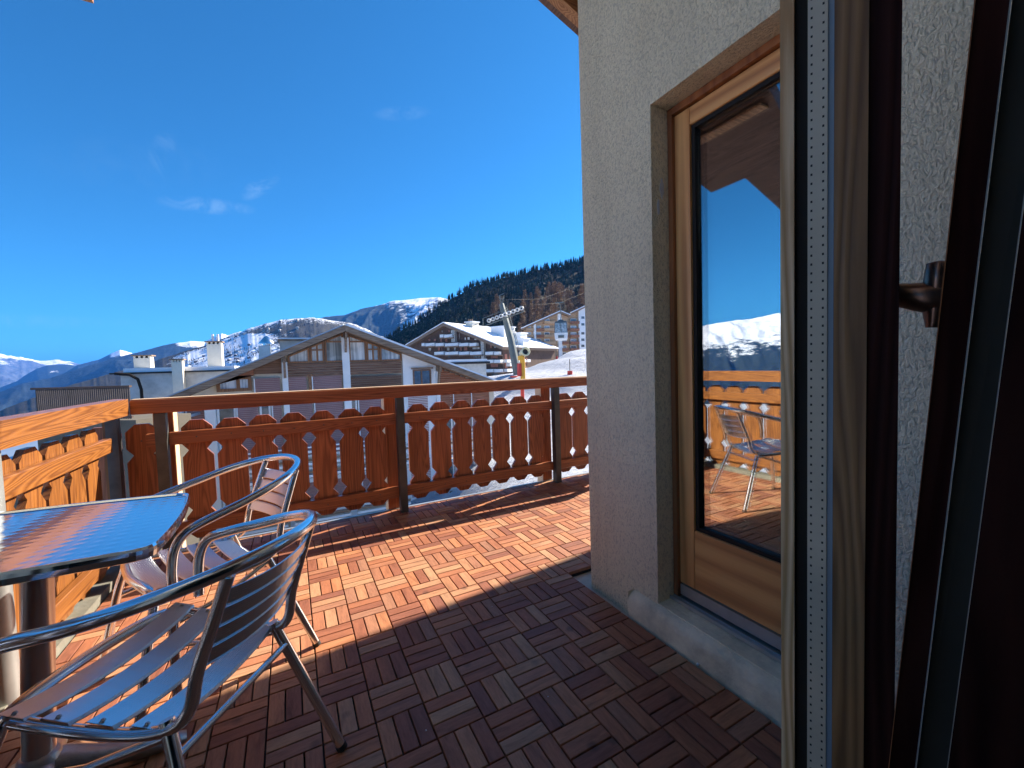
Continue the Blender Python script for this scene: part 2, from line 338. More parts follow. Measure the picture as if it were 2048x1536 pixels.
def outer_glass():
    m, nt, b = new_mat('outer_pane'); nt.nodes.remove(b)
    out = nt.nodes['Material Output']
    g = N(nt, 'ShaderNodeBsdfGlossy'); g.inputs['Color'].default_value = (1, 1, 1, 1); g.inputs['Roughness'].default_value = 0.0
    d = N(nt, 'ShaderNodeBsdfTransparent'); d.inputs['Color'].default_value = (0.93, 0.96, 0.95, 1)
    mx = N(nt, 'ShaderNodeMixShader'); mx.inputs[0].default_value = 0.22
    nt.links.new(d.outputs[0], mx.inputs[1]); nt.links.new(g.outputs[0], mx.inputs[2]); nt.links.new(mx.outputs[0], out.inputs[0])
    return m
M_oglass = outer_glass()

# ------------------------------------------------------------------ deck
q = 0.15
deck = MB(); dmi = []
for i in range(-7, 22):
    for j in range(-10, 15):
        x0, y1 = i*q, -j*q           # cell X x0..x0+q, Y y1-q..y1
        y0 = y1-q
        if i >= 7 and j >= 0: continue
        if y1 > 1.51: continue
        g = 0.0048; a = 0.0023
        for k in range(3):
            wv = (q-2*a-2*g)/3 - 0.0002
            dz = random.uniform(-0.0006, 0.0006)
            if (i+j) % 2 == 0:
                ya = y0+a+k*(wv+g); deck.box(x0+a, x0+q-a, ya, ya+wv, -0.017, dz, ch=0.0014); dmi += [0]*14
            else:
                xa = x0+a+k*(wv+g); deck.box(xa, xa+wv, y0+a, y1-a, -0.017, dz, ch=0.0014); dmi += [1]*14
deck_o = deck.build('deck_floor', M_tile, fixn=False, mats=[M_tile2], mi=dmi)
struct(deck_o)
b = MB(); b.box(-1.0, 1.048, -2.19, 0.0, -0.030, -0.020); b.box(-1.0, 3.2, 0.0, 1.50, -0.030, -0.020); struct(b.build('deck_tile_base', M_black))
b = MB(); b.box(-1.12, 3.3, -2.19, 1.52, -0.22, -0.032); struct(b.build('deck_slab', M_slab))
b = MB(); b.box(-1.115, 3.3, 1.503, 1.53, -0.24, 0.004); struct(b.build('deck_edge_trim', M_edge))
b = MB(); b.box(-1.15, -1.055, -2.19, 1.50, -0.06, 0.035); struct(b.build('deck_edge_beam', M_beam))

# ------------------------------------------------------------------ railings
def board_poly(z0=0.07, z1=0.815, hw=0.0795, dz=(0.25, 0.63), left=True, right=True):
    c, h = 0.046, 0.046; n, nh = 0.033, 0.042; g = 0.0
    R = [(hw-c, z0), (hw, z0+h)]
    for d in dz:
        if right: R += [(hw, d-nh), (hw-n, d), (hw, d+nh)]
    R += [(hw, z1-h), (hw-c, z1)]
    L = [(-hw+c, z1), (-hw, z1-h)]
    for d in reversed(dz):
        if left: L += [(-hw, d+nh), (-hw+n, d), (-hw, d-nh)]
    L += [(-hw, z0+h), (-hw+c, z0)]
    return R+L
def far_railing():
    t = thing('balcony_railing', 'dark red-brown wooden railing along the far edge of the terrace, in shade', 'railing', (0.6, 1.46, 0))
    off = Vector((-0.6, -1.46, 0))
    def P(o): o.parent = t; o.matrix_parent_inverse = Matrix.Translation(off); return o
    X0, X1 = -1.01, 3.15
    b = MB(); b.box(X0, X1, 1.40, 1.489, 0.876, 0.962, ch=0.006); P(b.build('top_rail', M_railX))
    b = MB(); b.box(X0+.004, X1, 1.406, 1.484, 0.9615, 0.9645); P(b.build('painted_sheen', M_pale))  # thin added strip, its pale colour stands in for the bright sheen along the rail
    posts = [-0.88, 0.54, 1.955, 3.10]
    for px in posts:
        b = MB(); b.box(px-0.027, px+0.027, 1.402, 1.462, -0.1, 0.875, ch=0.002); P(b.build('metal_post', M_post))
        b = MB()
        wx = px-0.055 if px < 0 else px-0.095
        b.box(wx, wx+0.093, 1.520, 1.63, -0.15, 0.872, ch=0.003); wp = b.build('wooden_post', M_board); P(wp)
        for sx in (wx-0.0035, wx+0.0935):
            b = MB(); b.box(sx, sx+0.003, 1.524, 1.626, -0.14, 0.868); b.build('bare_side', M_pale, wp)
    ends = [X0+0.02]+posts
    for k, (a, c) in enumerate(zip(ends[:-1], ends[1:])):
        for nm, z0, z1 in (('mid_rail', 0.672, 0.752), ('bottom_rail', 0.108, 0.188)):
            b = MB(); b.box(a+0.029, c-0.029, 1.450, 1.490, z0, z1, ch=0.004); P(b.build(nm, M_railX))
    xs = [-1.158, -0.978, -0.715, -0.535, -0.358, -0.178, 0.005, 0.190, 0.362, 0.685, 0.868, 1.05, 1.228, 1.408, 1.59, 1.768, 2.075, 2.255, 2.435, 2.615, 2.795, 2.975]
    for x in xs:
        x = -.18+(x+.18)*1.0093
        pl = board_poly(hw=0.0802+random.uniform(-.002, .002), z0=0.060, dz=(0.243, 0.625), z1=0.811+random.uniform(-.003, .003))
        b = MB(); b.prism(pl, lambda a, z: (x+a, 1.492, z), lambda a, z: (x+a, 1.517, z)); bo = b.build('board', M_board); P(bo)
        for zz in (0.712, 0.148):
            b = MB(); b.lathe([(0, -.0016), (.0035, -.0012), (.0045, 0)], seg=8, M=Matrix.Translation((x+.004, 1.4498, zz+random.uniform(-.006, .006))) @ Matrix.Rotation(-math.pi/2, 4, 'X')); b.build('screw', M_post, bo)
    return t
far_railing()
def left_railing():
    t = thing('balcony_railing', 'orange sunlit wooden railing on the left side of the terrace, beyond the table', 'railing', (-1.09, 0.2, 0))
    off = Vector((1.09, -0.2, 0))
    def P(o): o.parent = t; o.matrix_parent_inverse = Matrix.Translation(off); return o
    b = MB()
    b.hexa([(-1.012, -1.7, 0.876), (-1.012, 1.39, 0.876), (-1.095, 1.475, 0.876), (-1.095, -1.7, 0.876)],
           [(-1.012, -1.7, 0.970), (-1.012, 1.39, 0.970), (-1.095, 1.475, 0.970), (-1.095, -1.7, 0.970)]); P(b.build('top_rail', M_railY))
    for (y0, y1) in ((-1.6, 0.185), (0.265, 1.30)):
        for nm, z0, z1 in (('mid_rail', 0.682, 0.762), ('bottom_rail', 0.095, 0.175)):
            b = MB(); b.box(-1.108, -1.070, y0, y1 if z0 > .3 else y1-0.14, z0, z1, ch=0.004); P(b.build(nm, M_railY))
    y = 1.175-0.19*14
    for k in range(15):
        yy = 1.175-0.192*k+0.0
        if yy < -1.6: break
        pl = board_poly(hw=0.083, z1=0.828+random.uniform(-.003, .003), z0=0.03)
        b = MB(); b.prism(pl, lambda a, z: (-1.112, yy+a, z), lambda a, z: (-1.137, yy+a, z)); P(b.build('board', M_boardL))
    b = MB(); b.tube([(-1.072, 0.225, -0.1), (-1.072, 0.225, 0.875)], 0.036, 20); P(b.build('metal_post', M_edge))
    b = MB(); b.box(-1.115, -1.063, 1.37, 1.425, -0.1, 0.875, ch=0.002); P(b.build('metal_post', M_post))
    b = MB(); b.box(-1.135, -1.088, 1.40, 1.49, -0.1, 0.87, ch=0.003); P(b.build('wooden_post', M_boardL))
    return t
left_railing()

# ------------------------------------------------------------------ own house: wall, glazed door, roof, open door leaf
H = thing('chalet_house', 'grey roughcast house wall with a recessed glazed wooden door beside the terrace', 'house', (1.2, -0.7, 0))
HI = Matrix.Translation(Vector((-1.2, 0.7, 0)))
def PH(o, par=None):
    o.parent = par or H
    o.matrix_parent_inverse = HI
    return o
def PS(o, par): o.parent = par; return o      # sub-part of a part that sits at the world origin
w = MB()
NY0, NY1, NZ = -1.30, -0.5625, 2.083           # niche
w.box(1.10, 6.5, NY1, -0.13, -0.22, 4.30)      # pier and far part
w.box(1.10, 1.42, NY0, NY1, NZ, 4.30)   # over the door
w.box(1.10, 1.42, -2.2, NY0, -0.22, 4.30)
w.box(1.42, 6.5, -6.0, NY1, -0.22, 4.30)
wall = PH(w.build('wall', M_wall))
st = MB()
def step_mesh():
    rows = []; ys = np.linspace(-1.32, -0.43, 46)
    prof = [(1.062, -0.03), (1.062, 0.055), (1.066, 0.080), (1.078, 0.094), (1.11, 0.103), (1.17, 0.106), (1.232, 0.108)]
    V = np.zeros((len(ys), len(prof), 3))
    for i, y in enumerate(ys):
        for j, (x, z) in enumerate(prof):
            dn = (vnoise(np.array([y*22.]), np.array([j*1.3]), 5)[0]-0.5)
            V[i, j] = (x + (dn*0.010 if j in (1, 2, 3) else 0), y, z + (dn*0.008 if j in (2, 3) else 0))
    return V
o = grid_mesh('doorstep', step_mesh()[:, ::-1], M_conc); PH(o)
b = MB(); b.box(1.063, 1.40, -0.4298, -0.4290, -0.03, 0.103)
b.build('step_end', M_conc, o, fixn=False)
b = MB()
b.box(1.10, 1.40, NY0, NY1, -0.03, 0.104); b.build('niche_floor', M_conc, o)
# white paint smears on the jamb
sm = plain('white_filler', (0.62, 0.62, 0.63), 0.8)
for (yy, zz, a, c) in ((0, 0, 0, 0),):
    for (x, z, rx, rz_) in ((1.155, 1.772, .011, .042), (1.135, 1.70, .007, .035)):
        b = MB(); b.prism([(rx*math.cos(t)*random.uniform(.7, 1.1), rz_*math.sin(t)*random.uniform(.7, 1.1)) for t in np.linspace(0, 2*math.pi, 15)[:-1]],
                          lambda a, z_: (x+a, NY1-0.0004, z+z_), lambda a, z_: (x+a, NY1-0.0025, z+z_)); PH(b.build('filler_patch', sm))
# door
D = bpy.data.objects.new('door', None); COL.objects.link(D); PH(D)
def PD(o): o.parent = D; return o
dx = 1.205
b = MB(); b.box(1.19, 1.26, -0.585, -0.5640, 0.109, NZ-0.002); b.box(1.19, 1.26, NY0+0.002, -0.5855, NZ-0.028, NZ-0.002); b.box(1.19, 1.26, NY0+0.002, NY0+0.024, 0.109, NZ-0.0285); PD(b.build('door_frame', M_frame))
b = MB(); b.box(1.205, 1.262, -0.655, -0.587, 0.175, 2.052, ch=0.003); PD(b.build('door_stile', M_door))
b = MB(); b.box(1.205, 1.262, -1.276, -1.208, 0.175, 2.052, ch=0.003); PD(b.build('door_stile', M_door))
b = MB(); b.box(1.2065, 1.262, -1.207, -0.656, 1.985, 2.052, ch=0.003); PD(b.build('top_rail', M_doorh))
b = MB(); b.box(1.2065, 1.262, -1.207, -0.656, 0.175, 0.415, ch=0.003); PD(b.build('bottom_panel', M_doorh))
b = MB()
for (y0, y1, z0, z1) in ((-0.672, -0.657, 0.416, 1.984), (-1.206, -1.191, 0.416, 1.984), (-1.1905, -0.6725, 0.416, 0.431), (-1.1905, -0.6725, 1.969, 1.984)):
    b.box(1.214, 1.262, y0, y1, z0, z1)
PD(b.build('glazing_bead', M_gasket))
b = MB(); b.box(1.2300, 1.2325, -1.19, -0.673, 0.432, 1.968); PD(b.build('outer_pane', M_oglass))
b = MB(); b.box(1.2480, 1.2500, -1.19, -0.673, 0.432, 1.968); PD(b.build('inner_pane', M_dglass))
b = MB(); b.box(1.200, 1.235, -1.27, -0.590, 0.128, 0.172); PD(b.build('weather_bar', M_edge))
b = MB(); b.box(1.168, 1.262, -1.27, -0.566, 0.1085, 0.116); b.box(1.1640, 1.1675, -1.27, -0.566, 0.1085, 0.122); b.box(1.186, 1.189, -1.27, -0.566, 0.1165, 0.121); PD(b.build('threshold', M_edge))

# roof: gable seen from below, ridge along Y
RX, RZ, RS = 1.94, 4.41, 0.377
def rz(x): return RZ - RS*abs(x-RX) + (0.085 if x < RX-0.001 else 0)
b = MB()
T = 0.16
right = [(RX, -6.0), (7.2, -6.0), (7.2, 1.57), (RX, 1.57)]
left = [(RX-.002, 1.57), (-1.87, 1.57), (-1.87, 1.15), (-2.7, 1.15), (-2.7, 0.75), (-0.55, 0.30), (-0.55, -6.0), (RX-.002, -6.0)]  # out of view, slope notched to let more sky light onto wall and deck
for pl in (right, left):
    b.prism(pl, lambda x, y: (x, y, rz(x)), lambda x, y: (x, y, rz(x)+T))
roof = PH(b.build('roof', M_roofwood))
for y0 in (1.30, 0.15, -1.0, -2.2):
    for (xa, xb) in (((RX+0.01, 7.0),) if y0 > 0.8 else ((RX+0.01, 7.0), (RX-0.01, -0.5))):
        b = MB(); za, zb = rz(xa), rz(xb)
        b.hexa([(xa, y0, za-0.14), (xb, y0, zb-0.14), (xb, y0+0.10, zb-0.14), (xa, y0+0.10, za-0.14)], [(xa, y0, za-0.004), (xb, y0, zb-0.004), (xb, y0+0.10, zb-0.004), (xa, y0+0.10, za-0.004)])
        b.build('rafter', M_rafter, roof)
b = MB(); b.box(-1.20, -1.087, 0.5, 1.60, 3.286, rz(-1.2)-0.004); b.build('purlin', M_rafter, roof)
# room behind the camera (dark, closed)
dk = plain('room_paint', (0.05, 0.045, 0.04), 0.9)
r = MB()
r.box(1.42, 1.50, -5.6, -2.35, -0.3, 2.6); r.box(-2.2, 1.42, -5.7, -5.6, -0.3, 2.6); r.box(-2.3, -2.2, -5.6, -2.2, -0.3, 2.6)
r.box(-2.2, 1.42, -5.6, -2.35, 2.30, 2.45); r.box(-2.2, 1.42, -5.6, -2.2, -0.25, -0.12)
r.box(1.10, 1.42, -5.6, -2.2005, -0.12, 2.3)
PH(r.build('room', dk))
w2 = MB(); w2.box(-2.2, -0.98, -2.35, -2.2, -0.22, 4.3); w2.box(-0.98, 1.0995, -2.35, -2.2, 2.14, 4.3)
PH(w2.build('wall', M_wall))

# open door leaf, seen on its edge: a stack of profiles running away from the camera
rd = np.array([math.sin(math.radians(66.2)), math.cos(math.radians(66.2))]); td = np.array([rd[1], -rd[0]])
LO = CAM[:2] + 0.5*rd
def lp(a, t): return LO + rd*a + td*t
leaf = bpy.data.objects.new('open_door', None); COL.objects.link(leaf); PH(leaf)
def strip(name, t0, t1, a0, a1, m, z0=0.05, z1=2.10):
    P = [lp(a0, t0), lp(a0, t1), lp(a1, t1), lp(a1, t0)]
    b = MB(); b.hexa([(*p, z0) for p in P], [(*p, z1) for p in P])
    o = b.build(name, m, leaf); return o
strip('outer_stile', -.0490, -.0376, 0, .075, M_leaf)
strip('rubber_seal', -.0374, -.0272, .007, .07, M_gasket)
sp = strip('spacer_bar', -.0270, -.0118, .003, .06, M_spacer)
strip('pane_edge', -.0116, -.0070, .005, .05, M_blue)
strip('pane', -.0100, -.0085, .0505, .27, M_oglass)
strip('inner_stile', -.0068, .0172, 0, .075, M_leaf2)
strip('dark_stile', .0175, .0390, .004, .078, M_darkwood)
strip('far_stile', -.040, .012, .2705, .33, M_leaf2)
# punched holes of the spacer bar: two rows of small pits
b = MB()
for tt in (-.0240, -.0150):
    for z in np.arange(0.30, 1.95, 0.0085):
        c = lp(.0028, tt); c2 = c + td*0.0009
        u = td*0.0008
        b.add([(*(c-u), z), (*(c+u), z), (*(c+u), z+.0022), (*(c-u), z+.0022)], [(0, 1, 2, 3)])
pit = b.build('punched_hole', M_black, leaf, fixn=False); pit['kind'] = 'stuff'

# tilted window leaf at the right edge, leaning into the dark room
tw = bpy.data.objects.new('tilted_window', None); COL.objects.link(tw); PH(tw)
def rp(x, y, d):
    v = ray(x, y); return CAM + v/np.linalg.norm(v)*d
def lean(name, xa0, xa1, xb0, xb1, d, depth, m, y0=-60, y1=1600, par=None, dy=None):
    """bar between the slanted lines a (xa at top, xb at foot) at distance d, going depth away"""
    A = [rp(xa0, y0, d), rp(xa1, y0, d), rp(xb1, y1, d), rp(xb0, y1, d)]
    B = [rp(xa0, y0, d+depth), rp(xa1, y0, d+depth), rp(xb1, y1, d+depth), rp(xb0, y1, d+depth)]
    b = MB(); b.hexa(A, B); return b.build(name, m, par or tw)
M_greyglass = plain('dark_pane', (0.030, 0.028, 0.022), 0.7, 0, 0.3, 5)
M_line = plain('pale_gasket_line', (0.30, 0.30, 0.27), 0.5)
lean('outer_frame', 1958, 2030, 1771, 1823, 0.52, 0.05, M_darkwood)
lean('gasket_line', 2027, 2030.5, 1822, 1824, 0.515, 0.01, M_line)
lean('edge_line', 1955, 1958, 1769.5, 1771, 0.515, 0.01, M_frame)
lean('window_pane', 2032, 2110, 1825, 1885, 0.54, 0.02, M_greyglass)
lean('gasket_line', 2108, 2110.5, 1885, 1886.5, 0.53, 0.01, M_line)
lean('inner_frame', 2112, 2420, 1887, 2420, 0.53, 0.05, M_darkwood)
# handle
M_handle = plain('bronze_handle', (0.30, 0.18, 0.14), 0.30, 0.85, 0.1, 4)
hb = bpy.data.objects.new('window_handle', None); COL.objects.link(hb); hb.parent = tw
b = MB()
pl = [rp(*p, 0.60) for p in ((1876, 525), (1874, 560), (1869, 610), (1864, 655))]
b.tube([pl[0]+np.array([0, 0, .001])]+pl, [0.004, 0.0085, 0.0100, 0.0100, 0.005], 14); b.build('window_handle', M_handle, tw)
b = MB(); b.tube([rp(1878, 594, .602), rp(1855, 596, .60), rp(1830, 593, .60), rp(1800, 590, .60), rp(1750, 590, .61), rp(1700, 590, .62)], [0.0145, 0.0150, 0.0140, 0.0120, 0.0110, 0.010], 16)
b.build('handle_lever', M_handle, tw)
bpy.data.objects.remove(hb)
# ------------------------------------------------------------------ furniture
def slat_mesh(p0, p1, wdir, width, sag, sagdir, thick=0.0018, ribs=9, n=12, rh=0.0015):
    """ribbed strip from p0 to p1; wdir width direction; sag depth in the middle along sagdir"""
    p0, p1, wd, sd = Vector(p0), Vector(p1), Vector(wdir).normalized(), Vector(sagdir).normalized()
    m = ribs*2+1; vs = []
    for i in range(n+1):
        t = i/n; c = p0.lerp(p1, t) + sd*sag*(1-(2*t-1)**2)
        tl = 1.0 if 0 < i < n else 0.94
        for k in range(m+1):
            u = (k/m-0.5)*width*tl; rib = rh if k % 2 else 0.0
            edge = -0.004 if k in (0, m) else 0.0
            vs.append(c + wd*u - sd*(rib+edge))
    top = [(i*(m+1)+k, i*(m+1)+k+1, (i+1)*(m+1)+k+1, (i+1)*(m+1)+k) for i in range(n) for k in range(m)]
    nb = len(vs); vs2 = [v + sd*thick for v in vs]
    bot = [tuple(reversed([j+nb for j in f])) for f in top]
    side = []
    for i in range(n):
        side += [(i*(m+1), (i+1)*(m+1), (i+1)*(m+1)+nb, i*(m+1)+nb), (i*(m+1)+m, i*(m+1)+m+nb, (i+1)*(m+1)+m+nb, (i+1)*(m+1)+m)]
    b = MB(); b.add([tuple(v) for v in vs+vs2], top+bot+side); return b
def make_chair(label):
    t = thing('bistro_chair', label, 'chair', group='aluminium bistro chairs on the terrace')
    R = 0.0142
    wa = 0.246
    loop = [(0.150, wa, 0.432), (0.150, wa+.003, 0.50), (0.140, wa+.004, 0.56), (0.112, wa+.004, 0.601), (0.06, wa+.004, 0.622), (-0.06, wa, 0.652),
            (-0.17, 0.225, 0.682), (-0.262, 0.172, 0.706), (-0.320, 0.088, 0.720), (-0.336, 0.0, 0.724)]
    full = loop + [(x, -y, z) for x, y, z in reversed(loop[:-1])]
    MB().tube(spline(full, 7), R, 16).build('armrest_loop', M_alu, t)
    for s in (1, -1):
        side = [(-0.288, 0.140*s, 0.700), (-0.262, 0.143*s, 0.63), (-0.218, 0.150*s, 0.51), (-0.200, 0.155*s, 0.435), (-0.165, 0.162*s, 0.400), (-0.09, 0.172*s, 0.390), (0.03, 0.184*s, 0.402), (0.15, 0.190*s, 0.419)]
        MB().tube(spline(side, 6), 0.0125, 14).build('back_upright', M_alu, t)
    # seat front tube bends down into the front legs
    ft = [(0.262, 0.262, 0.006), (0.235, 0.236, 0.16), (0.205, 0.210, 0.32), (0.188, 0.196, 0.385), (0.186, 0.178, 0.414), (0.195, 0.12, 0.424), (0.205, 0.0, 0.424)]
    ftf = ft + [(x, -y, z) for x, y, z in reversed(ft[:-1])]
    MB().tube(spline(ftf, 7), 0.0138, 16).build('front_leg_frame', M_alu, t)
    for s in (1, -1):
        MB().tube([(-0.150, 0.158*s, 0.412), (-0.21, 0.185*s, 0.24), (-0.292, 0.222*s, 0.006)], 0.0135, 16).build('rear_leg', M_alu, t)
        f = MB(); f.tube([(-0.289, 0.2205*s, 0.014), (-0.2945, 0.223*s, -0.001)], 0.0145, 16); f.build('foot_cap', M_foot, t)
        f = MB(); f.tube([(0.2605, 0.2605*s, 0.014), (0.263, 0.263*s, 0.0)], 0.0148, 16); f.build('foot_cap', M_foot, t)
        MB().tube([(-0.16, 0.163*s, 0.385), (0.0, 0.19*s, 0.33), (0.205, 0.212*s, 0.30)], 0.0085, 12).build('side_brace', M_alu, t)
    MB().tube([(-0.178, -0.168, 0.345), (-0.178, 0.168, 0.345)], 0.0085, 12).build('rear_stretcher', M_alu, t)
    # seat slats, side to side, dished
    for k in range(4):
        x = 0.150 - k*0.088
        w = 0.196 - 0.008*k; z0 = 0.4335 - 0.0095*k
        o = slat_mesh((x, -w, z0), (x, w, z0), (1, 0, 0.10), 0.068, 0.022, (0, 0, -1), ribs=11, n=14).build('seat_slat', M_slat, t, fixn=False)
        for s in (1, -1):
            bb = MB(); bb.lathe([(0, 0.004), (0.0035, 0.003), (0.005, 0)], (x, s*(w-0.008), z0+.0012), 10); bb.build('bolt', M_cast, o)
    # back slats
    for k in range(4):
        f = 0.10 + k*0.245
        x = -0.283 + 0.078*f; z = 0.672 - 0.172*f; w = 0.146 + 0.008*f
        slat_mesh((x+0.004, -w, z), (x+0.004, w, z), (0.35, 0, -1), 0.041, 0.030, (-1, 0, -0.25), ribs=7, n=14, rh=0.0007).build('back_slat', M_slat, t, fixn=False)
    return t
ch1 = make_chair('aluminium slatted chair nearest the camera, in shade, cut off by the lower left corner')
ch1.location = (-0.470, -0.515, 0.002); ch1.rotation_euler = (0, 0, math.radians(146.2))
ch2 = copy_tree(ch1)
ch2['label'] = 'sunlit aluminium slatted chair behind the nearer one, between table and far railing'
ch2.location = (-0.500, 0.128, 0.002); ch2.rotation_euler = (0, 0, math.radians(204.8))

def tabletop_mat():
    m, nt, b = new_mat('brushed_table_top')
    tc = N(nt, 'ShaderNodeTexCoord'); ck = N(nt, 'ShaderNodeTexNoise'); setin(ck, Scale=5, Detail=3)
    nt.links.new(tc.outputs['Object'], ck.inputs['Vector'])
    w1 = N(nt, 'ShaderNodeTexWave', wave_type='BANDS', bands_direction='X'); setin(w1, Scale=9, Distortion=0.8)
    w2 = N(nt, 'ShaderNodeTexWave', wave_type='BANDS', bands_direction='Y'); setin(w2, Scale=9, Distortion=0.8)
    nt.links.new(tc.outputs['Object'], w1.inputs['Vector']); nt.links.new(tc.outputs['Object'], w2.inputs['Vector'])
    mu = N(nt, 'ShaderNodeMath', operation='MULTIPLY'); nt.links.new(w1.outputs['Fac'], mu.inputs[0]); nt.links.new(w2.outputs['Fac'], mu.inputs[1])
    b.inputs['Base Color'].default_value = (0.72, 0.73, 0.75, 1); b.inputs['Metallic'].default_value = 1.0; b.inputs['Roughness'].default_value = 0.12
    bump(nt, b, mu.outputs[0], 0.06, 0.004)
    return m
def make_table():
    t = thing('bistro_table', 'square shiny metal table on a chrome column, cut off by the left edge', 'table', (-0.808, -0.272, 0))
    t.rotation_euler = (math.radians(-1.0), math.radians(2.6), math.radians(2.5))
    hw, r = 0.284, 0.045; out = []
    for cx, cy, a0 in ((1, 1, 0), (-1, 1, 90), (-1, -1, 180), (1, -1, 270)):
        for k in range(7):
            a = math.radians(a0+15*k); out.append((cx*(hw-r)+r*math.cos(a), cy*(hw-r)+r*math.sin(a)))
        # bulged side towards the next corner
        nx, ny = {0: (0, 1), 90: (-1, 0), 180: (0, -1), 270: (1, 0)}[a0]
        for u in (0.6, 0.2, -0.2, -0.6):
            bul = 0.013*(1-u*u)
            tx, ty = {0: (1, 0), 90: (0, 1), 180: (-1, 0), 270: (0, -1)}[a0]
            out.append((tx*u*(hw-r)+nx*(hw+bul), ty*u*(hw-r)+ny*(hw+bul)))
    n = len(out)
    def ringv(s, z): return [(x*s, y*s, z) for x, y in out]
    b = MB(); vs = []
    prof = [(0.0, 0.704), (0.965, 0.704), (0.975, 0.709), (0.990, 0.7095), (1.0, 0.704), (1.002, 0.695), (0.997, 0.682), (0.985, 0.680), (0.975, 0.692), (0.0, 0.692)]
    for s, z in prof[1:-1]: vs += ringv(s, z)
    fs = [tuple(range(n))]
    for k in range(len(prof)-3): fs += [(k*n+i, k*n+(i+1) % n, (k+1)*n+(i+1) % n, (k+1)*n+i) for i in range(n)]
    fs.append(tuple(range((len(prof)-3)*n, (len(prof)-2)*n)))
    b.add(vs, fs); b.build('table_top', tabletop_mat(), t)
    b = MB(); b.lathe([(0.031, 0.10), (0.031, 0.66), (0.05, 0.665), (0.05, 0.69)], seg=32); b.build('column', plain('brushed_column', (0.88, 0.87, 0.85), 0.30, 1.0, 0.04, 3), t)
    b = MB()
    for a in (10, 100, 190, 280):
        c, s = math.cos(math.radians(a)), math.sin(math.radians(a))
        secs = []
        for (rr, w, z0, z1) in ((0.0, .036, .045, .13), (0.05, .034, .052, .122), (0.12, .030, .042, .085), (0.20, .028, .024, .056), (0.275, .030, .012, .036), (0.30, .020, .012, .028)):
            secs.append([(rr*c - w*s*k, rr*s + w*c*k, z) for k, z in ((-1, z0), (-0.9, z1-.008), (-.4, z1), (.4, z1), (0.9, z1-.008), (1, z0))])
        vs = [v for sct in secs for v in sct]; m_ = 6
        fs = [(i*m_+k, i*m_+(k+1) % m_, (i+1)*m_+(k+1) % m_, (i+1)*m_+k) for i in range(len(secs)-1) for k in range(m_)] + [tuple(range(m_)), tuple(range(len(vs)-m_, len(vs)))]
        b.add(vs, fs, True)
    b.lathe([(0.036, 0.04), (0.046, 0.10), (0.040, 0.132), (0.033, 0.140), (0.0, 0.140)], seg=28)
    base = b.build('cast_base', M_cast, t)
    for a in (10, 100, 190, 280):
        c, s = math.cos(math.radians(a)), math.sin(math.radians(a)); f = MB(); f.lathe([(0.0, 0), (0.014, 0), (0.016, 0.018), (0, 0.02)], (0.285*c, 0.285*s, 0)); f.build('foot', M_foot, base)
    return t
make_table()
# crumbs of snow on the tiles
M_snowc = plain('snow_crumb', (0.8, 0.82, 0.85), 0.6)
for x, y, s, lab in ((1396, 1330, .006, 'larger white crumb lying beside the concrete doorstep'), (852, 1462, .003, 'small white flake on the dark deck tiles nearest the camera'),
                     (1096, 1394, .0018, 'tiny white speck on the shaded tiles between chair leg and doorstep'), (984, 1214, .0016, 'tiny white speck just inside the shade, near the edge of the sunlight'),
                     (1048, 1012, .005, 'white crumb in the shadow strip at the far railing')):
    p = CAM + ray(x, y)*(-CAM[2]/ray(x, y)[2]); b = MB()
    b.lathe([(0, 0), (s, 0.0005), (s*.9, s*.6), (s*.4, s), (0, s*1.05)], (p[0], p[1], 0.001), 7)
    tag(b.build('snow_crumb', M_snowc), lab, 'snow crumb', 'snow crumbs on the deck')
# ------------------------------------------------------------------ terrain and mountains
def mountain_mat(name, forest, rock, snowc=(0.84, 0.88, 0.95), scale=0.004, soft=0.08):
    m, nt, b = new_mat(name)
    tc = N(nt, 'ShaderNodeTexCoord'); at_ = N(nt, 'ShaderNodeAttribute', attribute_name='snow')
    mp_ = N(nt, 'ShaderNodeMapping'); mp_.inputs['Scale'].default_value = (1, 1, 2.6); nt.links.new(tc.outputs['Object'], mp_.inputs['Vector'])
    n1 = N(nt, 'ShaderNodeTexNoise'); setin(n1, Scale=scale, Detail=9, Roughness=0.72); nt.links.new(mp_.outputs[0], n1.inputs['Vector'])
    n2 = N(nt, 'ShaderNodeTexNoise'); setin(n2, Scale=scale*4, Detail=5, Roughness=0.7); nt.links.new(tc.outputs['Object'], n2.inputs['Vector'])
    base = ramp(nt, n2.outputs[0], [(0.35, forest), (0.65, rock)])
    ad = N(nt, 'ShaderNodeMath', operation='ADD'); nt.links.new(at_.outputs['Fac'], ad.inputs[0]); nt.links.new(n1.outputs[0], ad.inputs[1])
    f = ramp(nt, ad.outputs[0], [(min(.99, 0.97-soft), (0, 0, 0)), (1.0, (1, 1, 1))])
    mx = N(nt, 'ShaderNodeMix', data_type='RGBA'); nt.links.new(f, mx.inputs['Factor']); nt.links.new(base, mx.inputs[6]); mx.inputs[7].default_value = (*snowc, 1)
    nt.links.new(mx.outputs[2], b.inputs['Base Color']); b.inputs['Roughness'].default_value = 0.85; b.inputs['Specular IOR Level'].default_value = 0.1
    bump(nt, b, n1.outputs[0], 1.0, 0.12/scale)
    return m
